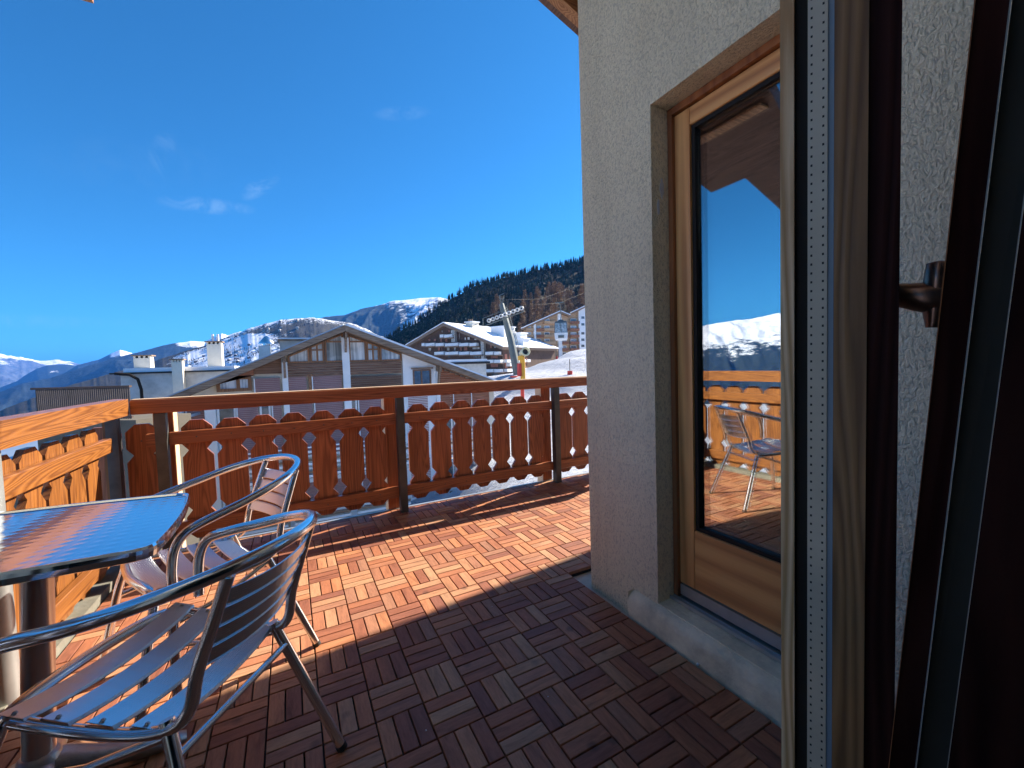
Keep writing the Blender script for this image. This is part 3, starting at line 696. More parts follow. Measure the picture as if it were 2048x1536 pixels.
def ridge(name, pts, dist, base, m, snow, amp=60., seed=0, cols=420, rows=70, spread=0.45, jag=12., wl=900., prof=1.15, gw=1.1):
    """a mountain range: crest through the given bearings at distance dist, a slope running down towards the
    viewer to height base with spurs and gullies, and a back slope. snow(t, az01, V, n) gives the snow cover."""
    px = np.linspace(pts[0][0], pts[-1][0], cols); py = np.interp(px, [p[0] for p in pts], [p[1] for p in pts])
    dirs = np.array([ray(a, b_) for a, b_ in zip(px, py)]); hl = np.hypot(dirs[:, 0], dirs[:, 1])
    H = dirs[:, :2]/hl[:, None]; el = dirs[:, 2]/hl
    az = np.arctan2(H[:, 0], H[:, 1]); arc = az*dist
    crest = CAM[2] + dist*el + jag*(fbm(arc/wl*3.1, arc*0, seed+3, 5, True)-0.5)*2
    T = np.concatenate([np.linspace(-0.35, -0.03, 6), np.linspace(0, 1, rows)])
    V = np.zeros((len(T), cols, 3))
    for i, t in enumerate(T):
        if t < 0: rr = dist*(1 - t*0.6); z = crest + (crest-base)*t*0.8
        else:
            rr = dist*(1-spread*t); z = crest + (base-crest)*(t**prof)
        n = fbm(arc/wl, np.full(cols, t*dist*spread/wl), seed, 6, True)
        gul = fbm(arc/wl*2.2+t*1.2, np.full(cols, t*1.1), seed+9, 5, True)
        k = min(1, abs(t)*5)
        z = z + k*amp*((n-0.62)*1.6 + (gul-0.6)*gw)
        V[i, :, 0] = CAM[0] + H[:, 0]*rr; V[i, :, 1] = CAM[1] + H[:, 1]*rr; V[i, :, 2] = z
    S = np.zeros(V.shape[:2]); u = np.linspace(0, 1, cols)
    for i, t in enumerate(T): S[i] = snow(max(t, 0), px, V[i], fbm(arc/wl*4, np.full(cols, t*dist*spread/wl*4), seed+31, 5))
    return struct(grid_mesh(name, V, m, S))
# snow functions return an offset: about 0.55 = half covered, 0 = bare, 1 = full
MtFar = mountain_mat('far_peak_surface', (0.05, 0.07, 0.10), (0.13, 0.14, 0.16), scale=0.0012)
MtMid = mountain_mat('ridge_surface', (0.016, 0.030, 0.036), (0.032, 0.044, 0.05), scale=0.0040)
MtSnowy = mountain_mat('snowy_mountain_surface', (0.016, 0.030, 0.036), (0.032, 0.044, 0.05), scale=0.008)
MtNear = mountain_mat('village_slope_surface', (0.030, 0.038, 0.032), (0.10, 0.085, 0.065), scale=0.06)
ridge('far_mountains', [(-400, 690), (-150, 700), (0, 710), (13, 714), (40, 716), (69, 721), (88, 723), (113, 721), (132, 723), (154, 727), (175, 731), (300, 735)], 26000, -1500, MtFar,
      lambda t, px, V, n: 0.50-1.2*np.clip(t-0.08, 0, 1)+0.8*(n-.5), 420, 4, 300, 70, 0.35, 110, 3200)
ridge('blue_ridge', [(-300, 850), (-60, 796), (0, 776), (35, 761), (73, 736), (95, 730), (132, 729), (152, 732), (200, 745), (300, 760)], 16000, -1500, MtMid,
      lambda t, px, V, n: 0.18+0.30*np.exp(-((px-108)/14.)**2-((t-.10)/.04)**2), 260, 14, 240, 50, 0.35, 40, 2400)
ridge('white_peak', [(60, 790), (155, 729), (196, 719), (222, 707), (240, 700), (265, 707), (300, 722), (400, 745)], 13500, -1200, MtMid,
      lambda t, px, V, n: 0.15+0.85*np.clip((px-212)/18., 0, 1)*np.clip(1-t*5, 0, 1), 150, 24, 260, 50, 0.35, 25, 2400)
ridge('long_ridge', [(-300, 860), (0, 785), (47, 768), (102, 757), (146, 742), (205, 724), (266, 707), (300, 698), (340, 688), (380, 682), (410, 684), (428, 676), (443, 668), (455, 672), (480, 664), (560, 664), (700, 700)], 9500, -1100, MtMid,
      lambda t, px, V, n: 0.12+0.62*np.clip((px-330)/40., 0, 1)*np.clip(1-t*6, 0, 1)+0.3*(n-.5)+0.5*np.exp(-((px-447)/9.)**2), 200, 34, 460, 60, 0.4, 22, 1700)
ridge('snowy_mountain', [(520, 700), (560, 668), (600, 648), (651, 634), (690, 629), (742, 613), (770, 608), (790, 601), (826, 598), (860, 596), (887, 597), (930, 600), (1100, 640)], 6500, -500, MtSnowy,
      lambda t, px, V, n: 0.13+0.44*np.exp(-((px-845)/80.)**2)*np.clip(1.15-t*1.5, 0, 1)+0.14*np.clip(1-t*12, 0, 1)+0.25*(n-.5)+0.35*np.exp(-((px-818)/14.)**2-((t-.42)/.05)**2),
      200, 44, 420, 90, 0.45, 16, 1200)
def vill(t, px, V, n):
    crestsnow = 0.42*np.clip(1-t*9, 0, 1)*np.clip((px-430)/40., 0, 1)
    z = V[:, 2]
    k = np.exp(-((px-450)/125.)**4)*np.clip((t-np.clip((px-450)/90., 0, 1.6)*.075)/.02, 0, 1)
    lowl = np.clip((0.5-np.abs(t-.62))/.3, 0, 1)*np.clip((300-px)/60., 0, 1)*0.40
    return 0.05 + crestsnow + 0.54*k*(px > 300) + lowl + 0.35*(n-.5)
ridge('village_slope', [(-300, 900), (0, 822), (40, 806), (120, 778), (200, 754), (260, 738), (330, 716), (380, 700), (420, 688), (455, 674), (500, 657), (530, 647), (560, 641), (600, 636), (630, 636), (660, 640), (700, 646), (740, 662), (800, 690), (900, 740)], 3300, -620, MtNear,
      vill, 34, 54, 640, 150, 0.55, 7, 300, 1.0, 0.15)
# mountains across the valley on the other side (seen mirrored in the glazed door)
def mirror_dir(x, y):
    d = ray(x, y); return np.array([-d[0], d[1], d[2]])
def other_side():
    azs = np.radians(np.linspace(-105, -25, 420)); a = np.degrees(azs)
    el = np.interp(a, [-105, -80, -68, -63, -60, -57, -53, -48, -40, -25], [0.085, 0.10, 0.088, 0.085, 0.084, 0.078, 0.071, 0.06, 0.03, 0.02])
    dist = 9000; arc = azs*dist; T = np.concatenate([np.linspace(-0.3, -.03, 5), np.linspace(0, 1, 90)])
    crest = dist*el + 60*(fbm(arc/700., arc*0, 77, 5, True)-.5)
    V = np.zeros((len(T), len(azs), 3)); S = np.zeros(V.shape[:2])
    for i, t in enumerate(T):
        rr = dist*(1-.45*t) if t >= 0 else dist*(1-t*.6); z = crest + (-700-crest)*(max(t, 0)**1.1) + (crest*t*.8 if t < 0 else 0)
        n = fbm(arc/900., np.full(len(azs), t*5), 70, 6, True); g = fbm(arc/420.+t*2, np.full(len(azs), t*2.), 71, 5, True)
        V[i, :, 0] = np.sin(azs)*rr; V[i, :, 1] = np.cos(azs)*rr; V[i, :, 2] = z + min(1, abs(t)*5)*170*((n-.6)*1.5+(g-.6)*1.3)
        S[i] = 0.62 - 1.1*np.clip(t-.22, 0, 1) + 0.3*(n-.5)
    struct(grid_mesh('opposite_mountains', V, MtMid, S))
other_side()
# valley floor out to the horizon
vm = plain('valley_floor_surface', (0.05, 0.06, 0.055), 0.9, 0, 0.4, 0.002)
b = MB(); n = 48; b.add([(0, 0, -1250)] + [(60000*math.cos(2*math.pi*k/n), 60000*math.sin(2*math.pi*k/n), -1250) for k in range(n)], [(0, k+1, (k+1) % n+1) for k in range(n)])
struct(b.build('valley_floor', vm))

# the snowy ground round the houses and the ski piste
CP = [(0, 3, -8), (-10, 6, -8.5), (6, 8, -6.2), (10, 14, -4.4), (4, 16, -7), (-8, 24, -8), (13, 22, -4.2), (16.5, 33, -3.0), (19.5, 32.0, -2.2), (23.09, 40.2, -.2), (27, 36, .0), (35, 45, 1.6), (43.5, 54.5, 3.1), (60, 58, 5.5),
      (41, 62, -.5), (30, 60, -2.0), (42, 117, -5.5), (60, 100, -3.5), (85, 128, -1.2), (97, 123, 1.5), (20, 80, -7), (0, 60, -12), (-30, 50, -20), (-30, 15, -16), (-60, 60, -40), (0, 150, -40), (60, 200, -6), (110, 180, -10), (150, 260, -20), (40, 330, -45), (-80, 250, -90), (30, 12, 0.5), (50, 20, 5), (80, 40, 12), (20, 2, -3), (130, 90, 18), (0, -20, -4), (-30, -20, -12), (240, 330, -20), (180, 180, -5)]
def ground_z(X, Y):
    num = 0; den = 0
    for (a, b_, c) in CP:
        d2 = (X-a)**2 + (Y-b_)**2 + 6.0
        w_ = d2**-1.9; num = num + w_*c; den = den + w_
    return num/den
def snow_mat():
    m, nt, b = new_mat('snow_surface')
    tc = N(nt, 'ShaderNodeTexCoord'); n1 = N(nt, 'ShaderNodeTexNoise'); setin(n1, Scale=0.35, Detail=7, Roughness=0.65); nt.links.new(tc.outputs['Object'], n1.inputs['Vector'])
    mp = N(nt, 'ShaderNodeMapping'); mp.inputs['Rotation'].default_value = (0, 0, math.radians(35)); mp.inputs['Scale'].default_value = (0.12, 1.6, 1)
    nt.links.new(tc.outputs['Object'], mp.inputs['Vector']); n2 = N(nt, 'ShaderNodeTexNoise'); setin(n2, Scale=1.5, Detail=6, Roughness=0.7, Distortion=0.4); nt.links.new(mp.outputs[0], n2.inputs['Vector'])
    col = ramp(nt, n1.outputs[0], [(0.3, (0.56, 0.60, 0.70)), (0.7, (0.68, 0.71, 0.77))]); nt.links.new(col, b.inputs['Base Color'])
    ad = N(nt, 'ShaderNodeMath', operation='ADD'); nt.links.new(n1.outputs[0], ad.inputs[0]); nt.links.new(n2.outputs[0], ad.inputs[1])
    bump(nt, b, ad.outputs[0], 1.0, 0.8); b.inputs['Roughness'].default_value = 0.6; b.inputs['Specular IOR Level'].default_value = 0.2
    return m
M_snow = snow_mat()
gx = np.concatenate([np.linspace(-160, -30, 40), np.linspace(-28, 70, 160), np.linspace(72, 420, 90)])
gy = np.concatenate([np.linspace(-60, 0, 24), np.linspace(1, 80, 150), np.linspace(82, 520, 100)])
GX, GY = np.meshgrid(gx, gy)
GZ = ground_z(GX, GY) + 0.55*(fbm(GX/7, GY/7, 3, 5)-.5) + 0.22*(fbm(GX/1.7, GY/1.7, 8, 4)-.5)
far = np.clip((np.hypot(GX, GY)-300)/250, 0, 1)
GZ = GZ - far*0
struct(grid_mesh('snow_ground', np.stack([GX, GY, GZ], -1), M_snow))

# wooded hill on the right, 300 to 750 m away
hill_m = mountain_mat('hill_surface', (0.035, 0.03, 0.022), (0.07, 0.06, 0.045), scale=0.02)
HP = [(700, 722), (760, 690), (795, 668), (830, 647), (880, 613), (920, 588), (960, 569), (1030, 552), (1100, 537), (1167, 521), (1300, 488), (1500, 440), (1750, 400)]
ridge('wooded_hill', HP, 720, -40, hill_m, lambda t, px, V, n: 0.12+0.35*(n-.5), 9, 64, 260, 70, 0.68, 3, 120, 0.92)
hillV = bpy.data.objects['wooded_hill'].data
hv = np.zeros(len(hillV.vertices)*3); hillV.vertices.foreach_get('co', hv); hv = hv.reshape(76, 260, 3)
rng = np.random.default_rng(11)
def conifer_arrays(P, Hh, kind, rng):
    """jagged tiers of drooping triangles; returns verts, faces"""
    vs = []; fs = []
    for p, h, kd in zip(P, Hh, kind):
        tiers = 6 if kd == 0 else 5
        for k in range(tiers):
            t0 = k/tiers; z0 = h*(0.10+0.90*t0); z1 = z0 + h*0.30*(1-.4*t0); R = h*0.155*(1-t0)**0.75*rng.uniform(.85, 1.15) + h*.012
            if kd: R *= 1.25
            seg = 6; a0 = rng.uniform(0, 6.28); base = len(vs)
            vs.append((p[0], p[1], p[2]+min(z1, h)))
            for s_ in range(seg*2):
                a = a0+math.pi*s_/seg; r_ = R*(rng.uniform(.85, 1.15) if s_ % 2 == 0 else rng.uniform(.35, .6))
                vs.append((p[0]+r_*math.cos(a), p[1]+r_*math.sin(a), p[2]+z0-(0.04*h if s_ % 2 == 0 else -0.02*h)))
            for s_ in range(seg*2): fs.append((base, base+1+s_, base+1+(s_+1) % (seg*2)))
    return vs, fs
def forest_mat(name, stops, rough=0.95):
    m, nt, b = new_mat(name); g = N(nt, 'ShaderNodeNewGeometry'); r = ramp(nt, g.outputs['Random Per Island'], stops)
    tc = N(nt, 'ShaderNodeTexCoord'); n1 = N(nt, 'ShaderNodeTexNoise'); setin(n1, Scale=0.02, Detail=4); nt.links.new(tc.outputs['Object'], n1.inputs['Vector'])
    hs = N(nt, 'ShaderNodeHueSaturation'); nt.links.new(r, hs.inputs['Color'])
    mr = N(nt, 'ShaderNodeMapRange'); setin(mr, **{'From_Min': 0.3, 'From_Max': 0.7, 'To_Min': 0.6, 'To_Max': 1.5}); nt.links.new(n1.outputs[0], mr.inputs['Value']); nt.links.new(mr.outputs[0], hs.inputs['Value'])
    nt.links.new(hs.outputs[0], b.inputs['Base Color']); b.inputs['Roughness'].default_value = rough; b.inputs['Specular IOR Level'].default_value = 0.1
    return m
NT = 7600
ii = 6 + (rng.random(NT)**0.9)*60; jj = rng.random(NT)*258
i0 = ii.astype(int); j0 = jj.astype(int)
P = hv[i0, j0] + (hv[np.minimum(i0+1, 75), j0]-hv[i0, j0])*(ii-i0)[:, None] + (hv[i0, j0+1]-hv[i0, j0])*(jj-j0)[:, None]
crestj = np.arange(0, 259, 0.28); cp = hv[6, crestj.astype(int)] + rng.uniform(-6, 6, (len(crestj), 3))*[1, 1, .15]
P = np.concatenate([P, cp]); qq_ = (P-CAM) @ RN; ax_, ay_ = 1024+F_PX*qq_[:, 0]/-qq_[:, 2], 768-F_PX*qq_[:, 1]/-qq_[:, 2]; P = P[~((ax_ > 1045) & (ay_ > 585+np.abs(1120-ax_)*.35))]; hs_ = rng.uniform(6.5, 12.5, len(P)); kd = (fbm(P[:, 0]/40, P[:, 1]/40, 9, 3)+rng.uniform(-.2, .2, len(P)) > .62).astype(int)
vs, fs = conifer_arrays(P-[0, 0, 1.0], hs_, kd*0, rng)
b = MB(); b.add(vs, fs)
fo = b.build('conifer_forest', forest_mat('conifer_foliage', [(0.0, (0.018, 0.037, 0.031)), (0.5, (0.036, 0.060, 0.044)), (0.78, (0.066, 0.075, 0.05)), (0.92, (0.15, 0.115, 0.075)), (1.0, (0.22, 0.19, 0.13))]), fixn=False)
tag(fo, 'dense dark conifer forest covering the hillside at the right', 'forest', kind='stuff')

# scattered conifers and hedges on the open snow of the village slope
vs_ = bpy.data.objects['village_slope'].data; vv = np.zeros(len(vs_.vertices)*3); vs_.vertices.foreach_get('co', vv); vv = vv.reshape(156, 640, 3)
ti = rng.integers(7, 60, 1500); tj = rng.integers(340, 500, 1500)
keep = fbm(vv[ti, tj, 0]/160, vv[ti, tj, 2]/40, 5, 3) > 0.47
Pv = vv[ti, tj][keep] + np.stack([rng.uniform(-6, 6, keep.sum()), rng.uniform(-6, 6, keep.sum()), np.full(keep.sum(), -2.0)], 1)
vs2, fs2 = conifer_arrays(Pv, rng.uniform(8, 17, len(Pv)), np.ones(len(Pv), int), rng)
b = MB(); b.add(vs2, fs2)
tag(b.build('scattered_trees', forest_mat('village_tree_foliage', [(0, (0.02, 0.03, 0.025)), (1, (0.08, 0.07, 0.05))]), fixn=False), 'dark dots of trees strewn over the snowy village slope', 'trees', kind='stuff')

# bare brown larches behind the apartment blocks
larch_m = forest_mat('larch_twigs', [(0.0, (0.20, 0.135, 0.09)), (0.5, (0.34, 0.24, 0.165)), (1.0, (0.50, 0.38, 0.27))])
bark_m = plain('larch_bark', (0.09, 0.065, 0.05), 0.9)
def larch_mesh(seed, h=20.0):
    rg = random.Random(seed); b = MB()
    for k in range(520):
        t = rg.random()**0.8; z = h*(0.14+0.86*t); R = h*0.19*(1-t)**0.7*(0.55+0.45*math.sin(t*30+seed)**2)+.15
        a = rg.uniform(0, 6.283); r = R*math.sqrt(rg.uniform(.08, 1)); x, y = r*math.cos(a), r*math.sin(a)
        L = rg.uniform(.5, 1.3); wv = rg.uniform(.10, .28); dz = rg.uniform(-.2, .7)
        dx, dy = math.cos(a+rg.uniform(-.5, .5))*L, math.sin(a+rg.uniform(-.5, .5))*L; px_, py_ = -dy/L*wv, dx/L*wv
        b.add([(x, y, z), (x+dx*.5+px_*2, y+dy*.5+py_*2, z+dz*.5), (x+dx, y+dy, z+dz), (x+dx*.5-px_, y+dy*.5-py_, z+dz*.5-.15)], [(0, 1, 2, 3)])
    return b
tr = MB(); tr.tube([(0, 0, -1), (0.1, 0, 6), (0, .1, 13), (0, 0, 19.2)], [.32, .24, .14, .03], 7)
def proj(P):
    q_ = (np.asarray(P)-CAM) @ RN; return 1024+F_PX*q_[..., 0]/-q_[..., 2], 768-F_PX*q_[..., 1]/-q_[..., 2]
px_, py_ = proj(hv)
ok = (px_ > 1040) & (px_ < 1240) & (py_ > 592+np.abs(1120-px_)*.35) & (py_ < 720); ok[:8] = False
cand = np.argwhere(ok); rng.shuffle(cand)
# a few isolated ones in the conifers further left, as in the photograph
ok2 = (px_ > 985) & (px_ < 1035) & (py_ > 618) & (py_ < 700); c2_ = np.argwhere(ok2); rng.shuffle(c2_)
protos = []
for k, (i, j) in enumerate(list(cand[:120]) + list(c2_[:10])):
    i3 = k % 3
    if k < 3:
        t = thing('larch_tree', '', 'tree', group='leafless brown larches above the apartment blocks')
        larch_mesh(k+1).build('crown', larch_m, t, fixn=False); o = tr.build('trunk', bark_m, t); protos.append(t)
    else: t = copy_tree(protos[i3])
    t['label'] = 'bare brown larch in the grove on the slope behind the apartment blocks'
    t.location = hv[i, j]; t.rotation_euler = (0, 0, k*1.7); s_ = random.uniform(.75, 1.3); t.scale = (s_*1.25, s_*1.25, s_)
# ------------------------------------------------------------------ buildings
M_white = plain('white_render', (0.92, 0.90, 0.87), 0.85, 0, 0.06, 0.8)
M_cream = plain('cream_render', (0.80, 0.72, 0.58), 0.85, 0, 0.15, 0.8)
M_greyr = plain('weathered_grey_render', (0.58, 0.58, 0.55), 0.9, 0, 0.2, 1.3)
M_fascia = wood('grey_fascia', (0.21, 0.135, 0.088), (0.39, 0.265, 0.18), 'x', 0.35, 0.8, knots=False, tint=0.05)
M_siding = wood('brown_siding', (0.17, 0.085, 0.050), (0.31, 0.175, 0.11), 'x', 0.25, 0.7, knots=False, tint=0.15)
M_siding2 = wood('red_siding', (0.26, 0.10, 0.055), (0.42, 0.18, 0.10), 'x', 0.25, 0.7, knots=False, tint=0.1)
M_wframe = wood('orange_window_frame', (0.20, 0.085, 0.035), (0.36, 0.17, 0.07), 'z', 0.3, 0.5, knots=False, tint=0.1)
M_shut = plain('mauve_shutter', (0.40, 0.22, 0.20), 0.6, 0, 0.12, 1.5)
M_glassd = plain('window_glass', (0.10, 0.12, 0.13), 0.05, 0.0, 0.6, 2.0, spec=1.0)
def curtain_mat():
    m, nt, b = new_mat('curtained_glass'); tc = N(nt, 'ShaderNodeTexCoord')
    mp = N(nt, 'ShaderNodeMapping'); mp.inputs['Scale'].default_value = (9, 9, 0.25); nt.links.new(tc.outputs['Object'], mp.inputs['Vector'])
    n1 = N(nt, 'ShaderNodeTexNoise'); setin(n1, Scale=1.0, Detail=3, Roughness=0.6); nt.links.new(mp.outputs[0], n1.inputs['Vector'])
    n2 = N(nt, 'ShaderNodeTexNoise'); setin(n2, Scale=0.9, Detail=3, Roughness=0.6); nt.links.new(tc.outputs['Object'], n2.inputs['Vector'])
    a = ramp(nt, n1.outputs[0], [(0.35, (0.30, 0.32, 0.33)), (0.6, (0.78, 0.78, 0.76))]); c = ramp(nt, n2.outputs[0], [(0.38, (0.45, 0.48, 0.48)), (0.6, (1, 1, 1))])
    x1 = N(nt, 'ShaderNodeMix', data_type='RGBA', blend_type='MULTIPLY'); x1.inputs['Factor'].default_value = 1; nt.links.new(a, x1.inputs[6]); nt.links.new(c, x1.inputs[7])
    nt.links.new(x1.outputs[2], b.inputs['Base Color']); b.inputs['Roughness'].default_value = 0.1; b.inputs['Specular IOR Level'].default_value = 0.9; return m
M_curtain = curtain_mat()
M_dark = plain('dark_opening', (0.02, 0.02, 0.022), 0.6)
M_dwood = plain('dark_brown_cladding', (0.11, 0.065, 0.048), 0.8, 0, 0.3, 0.6)
M_redc = plain('red_curtain', (0.42, 0.17, 0.12), 0.7, 0, 0.3, 1)
M_stone = plain('stone_cladding', (0.48, 0.45, 0.40), 0.9, 0, 0.4, 3)
M_rsnow = plain('roof_snow', (0.85, 0.87, 0.90), 0.6, 0, 0.04, 0.7)
M_tin = plain('blue_grey_tin', (0.35, 0.42, 0.50), 0.4, 0.4, 0.1, 1)
M_tan = wood('tan_cladding', (0.48, 0.30, 0.17), (0.70, 0.46, 0.28), 'x', 0.12, 0.8, knots=False, tint=0.1)
M_bwhite = plain('balcony_white', (0.88, 0.87, 0.85), 0.7, 0, 0.06, 1)
def par(o, p): o.parent = p; o.matrix_parent_inverse = p.matrix_basis.inverted() if False else Matrix.Identity(4); return o
def lined(b, x0, x1, y, z0, z1, pitch, depth=0.008):
    """horizontal boards as shallow overlapping strips"""
    z = z0
    while z < z1-1e-4:
        zt = min(z+pitch-0.012, z1); b.hexa([(x0, y, z), (x1, y, z), (x1, y+.05, z), (x0, y+.05, z)], [(x0, y+depth, zt), (x1, y+depth, zt), (x1, y+.05, zt), (x0, y+.05, zt)]); z += pitch
def window(bname, x0, x1, z0, z1, y, frame, glass, parent, mull=(), tz=None, fw=0.07, top=None, dep=0.10):
    """frame with a pane; top=(zl, zr) for a sloping head"""
    zl, zr = top if top else (z1, z1)
    b = MB()
    def bar(a, c, za, zb, zc, zd): b.hexa([(a, y, za), (c, y, zb), (c, y+dep, zb), (a, y+dep, za)], [(a, y, zc), (c, y, zd), (c, y+dep, zd), (a, y+dep, zc)])
    f = lambda x: zl + (zr-zl)*(x-x0)/(x1-x0)
    bar(x0, x0+fw, z0, z0, f(x0), f(x0+fw)); bar(x1-fw, x1, z0, z0, f(x1-fw), f(x1))
    bar(x0+fw, x1-fw, z0, z0, z0+fw, z0+fw); bar(x0+fw, x1-fw, f(x0+fw)-fw, f(x1-fw)-fw, f(x0+fw), f(x1-fw))
    for mx in mull: bar(mx-fw/2, mx+fw/2, z0+fw, z0+fw, f(mx-fw/2)-fw, f(mx+fw/2)-fw)
    for q in (tz or ()): b.box(x0+fw, x1-fw, y+.002, y+dep, q-.035, q+.035)
    o = b.build(bname, frame, parent)
    g = MB(); g.hexa([(x0+.01, y+.05, z0+.01), (x1-.01, y+.05, z0+.01), (x1-.01, y+.06, z0+.01), (x0+.01, y+.06, z0+.01)],
                     [(x0+.01, y+.05, f(x0)-.02), (x1-.01, y+.05, f(x1)-.02), (x1-.01, y+.06, f(x1)-.02), (x0+.01, y+.06, f(x0)-.02)])
    g.build('pane', glass, o); return o

# A: gabled chalet right across the railing
A = thing('gabled_chalet', 'wide chalet with low gable, curtained gable windows and mauve shutters, straight beyond the far railing', 'house')
YF = 20.8
def fx(x, y=740): return float(onY(x, y, YF)[0])
def fz(x, y): return float(onY(x, y, YF)[2])
PK = onY(690, 648, 20.0); RLs, RRs = 0.440, 0.387
rl = lambda x: PK[2] - RLs*(PK[0]-x) if x < PK[0] else PK[2] - RRs*(x-PK[0])
xl, xr = -9.0, 11.2
th = 0.32
b = MB()
for (a, c) in ((xl, PK[0]), (PK[0], xr)):
    b.hexa([(a, 20.06, rl(a)-th), (c, 20.06, rl(c)-th), (c, 36, rl(c)-th), (a, 36, rl(a)-th)], [(a, 20.06, rl(a)-.05), (c, 20.06, rl(c)-.05), (c, 36, rl(c)-.05), (a, 36, rl(a)-.05)])
roofA = b.build('roof', M_fascia, A)
b = MB(); a, c = xl, PK[0]
b.hexa([(a, 20.0, rl(a)-th-.02), (c, 20.0, rl(c)-th-.02), (c, 20.05, rl(c)-th-.02), (a, 20.05, rl(a)-th-.02)], [(a, 20.0, rl(a)-.06), (c, 20.0, rl(c)-.06), (c, 20.05, rl(c)-.06), (a, 20.05, rl(a)-.06)])
b.build('barge_board', M_fascia, roofA)
b = MB(); a, c = PK[0]+.005, xr
b.hexa([(a, 20.0, rl(a)-th-.02), (c, 20.0, rl(c)-th-.02), (c, 20.05, rl(c)-th-.02), (a, 20.05, rl(a)-th-.02)], [(a, 20.0, rl(a)-.06), (c, 20.0, rl(c)-.06), (c, 20.05, rl(c)-.06), (a, 20.05, rl(a)-.06)])
b.build('barge_board', M_fascia, roofA)
b = MB(); a, c = PK[0]+.1, xr
b.hexa([(a, 20.02, rl(a)-.045), (c, 20.02, rl(c)-.045), (c, 36, rl(c)-.045), (a, 36, rl(a)-.045)], [(a, 20.02, rl(a)+.06), (c, 20.02, rl(c)+.04), (c, 36, rl(c)+.06), (a, 36, rl(a)+.06)])
b.build('snow_cover', M_rsnow, roofA)
b = MB(); a, c = xl, PK[0]-.1
b.hexa([(a, 20.02, rl(a)-.045), (c, 20.02, rl(c)-.045), (c, 36, rl(c)-.045), (a, 36, rl(a)-.045)], [(a, 20.02, rl(a)+.02), (c, 20.02, rl(c)+.01), (c, 36, rl(c)+.01), (a, 36, rl(a)+.02)])
b.build('tin_cover', M_tin, roofA)
soff = lambda x: rl(x)-th-.01
# body
GL = -7.6
b = MB(); b.add([(GL, 21.0, -9), (10.6, 21.0, -9), (10.6, 21.0, soff(10.6)), (PK[0], 21.0, soff(PK[0])), (GL, 21.0, soff(GL)),
                 (GL, 35, -9), (10.6, 35, -9), (10.6, 35, soff(10.6)), (PK[0], 35, soff(PK[0])), (GL, 35, soff(GL))],
                [(0, 1, 2, 3, 4), (9, 8, 7, 6, 5), (0, 5, 6, 1), (1, 6, 7, 2), (2, 7, 8, 3), (3, 8, 9, 4), (4, 9, 5, 0)])
b.build('wall', M_cream, A)
xW0, xW1 = fx(806), fx(872)
b = MB(); b.add([(xW0, YF+.03, -7.5), (xW1, YF+.03, -7.5), (xW1, YF+.03, soff(xW1)), (xW0, YF+.03, soff(xW0))] + [(x, 20.995, z) for x, z in ((xW0, -7.5), (xW1, -7.5), (xW1, soff(xW1)), (xW0, soff(xW0)))],
                [(0, 1, 2, 3), (7, 6, 5, 4), (0, 4, 5, 1), (1, 5, 6, 2), (2, 6, 7, 3), (3, 7, 4, 0)])
b.build('white_wall_panel', M_white, A)
for nm, xa, wd in (('p', 569.5, .24), ('p', 692.5, .34), ('p', 874, .2)):
    xc = fx(xa, 740)
    b = MB(); b.box(xc-wd/2, xc+wd/2, YF-.12, 20.99, -7.5, soff(xc)-.25); b.build('column', M_white, A)
    b = MB(); b.box(xc-.055, xc+.055, 20.12, YF-.13, soff(xc)-.30, soff(xc)-.02); b.hexa([(xc-.05, YF-.25, soff(xc)-1.0), (xc+.05, YF-.25, soff(xc)-1.0), (xc+.05, YF-.13, soff(xc)-1.0), (xc-.05, YF-.13, soff(xc)-1.0)],
          [(xc-.05, 20.3, soff(xc)-.30), (xc+.05, 20.3, soff(xc)-.30), (xc+.05, 20.5, soff(xc)-.30), (xc-.05, 20.5, soff(xc)-.30)]); b.build('bracket', M_fascia, A)
# gable glazing
zb = fz(690, 724)
cols = [(575, 619), (620, 649), (650, 688), (698, 733), (733.5, 759), (760, 803)]
for k, (xa, xb) in enumerate(cols):
    x0, x1 = fx(xa, 710), fx(xb, 710); tp = (soff(x0)-.03, soff(x1)-.03)
    mull = (); tz = None
    if k in (1, 4): mull = ((x0+x1)/2,); tz = [zb+.62]
    if k in (2, 3): tz = [zb+1.02]
    window('gable_window', x0, x1, zb, 0, YF, M_wframe, M_curtain, A, mull, tz, 0.085, tp)
for (xa, xb) in ((575, 688), (698, 803)):
    x0, x1 = fx(xa, 735), fx(xb, 735); b = MB(); lined(b, x0, x1, YF, fz(690, 750), zb-.01, 0.125); b.build('siding', M_siding, A)
# lower part right of centre: boarded
x0, x1 = fx(698, 755), fx(803, 755); b = MB(); lined(b, x0, x1, YF-.02, -.30, fz(750, 751), 0.11); b.build('siding', M_siding, A)
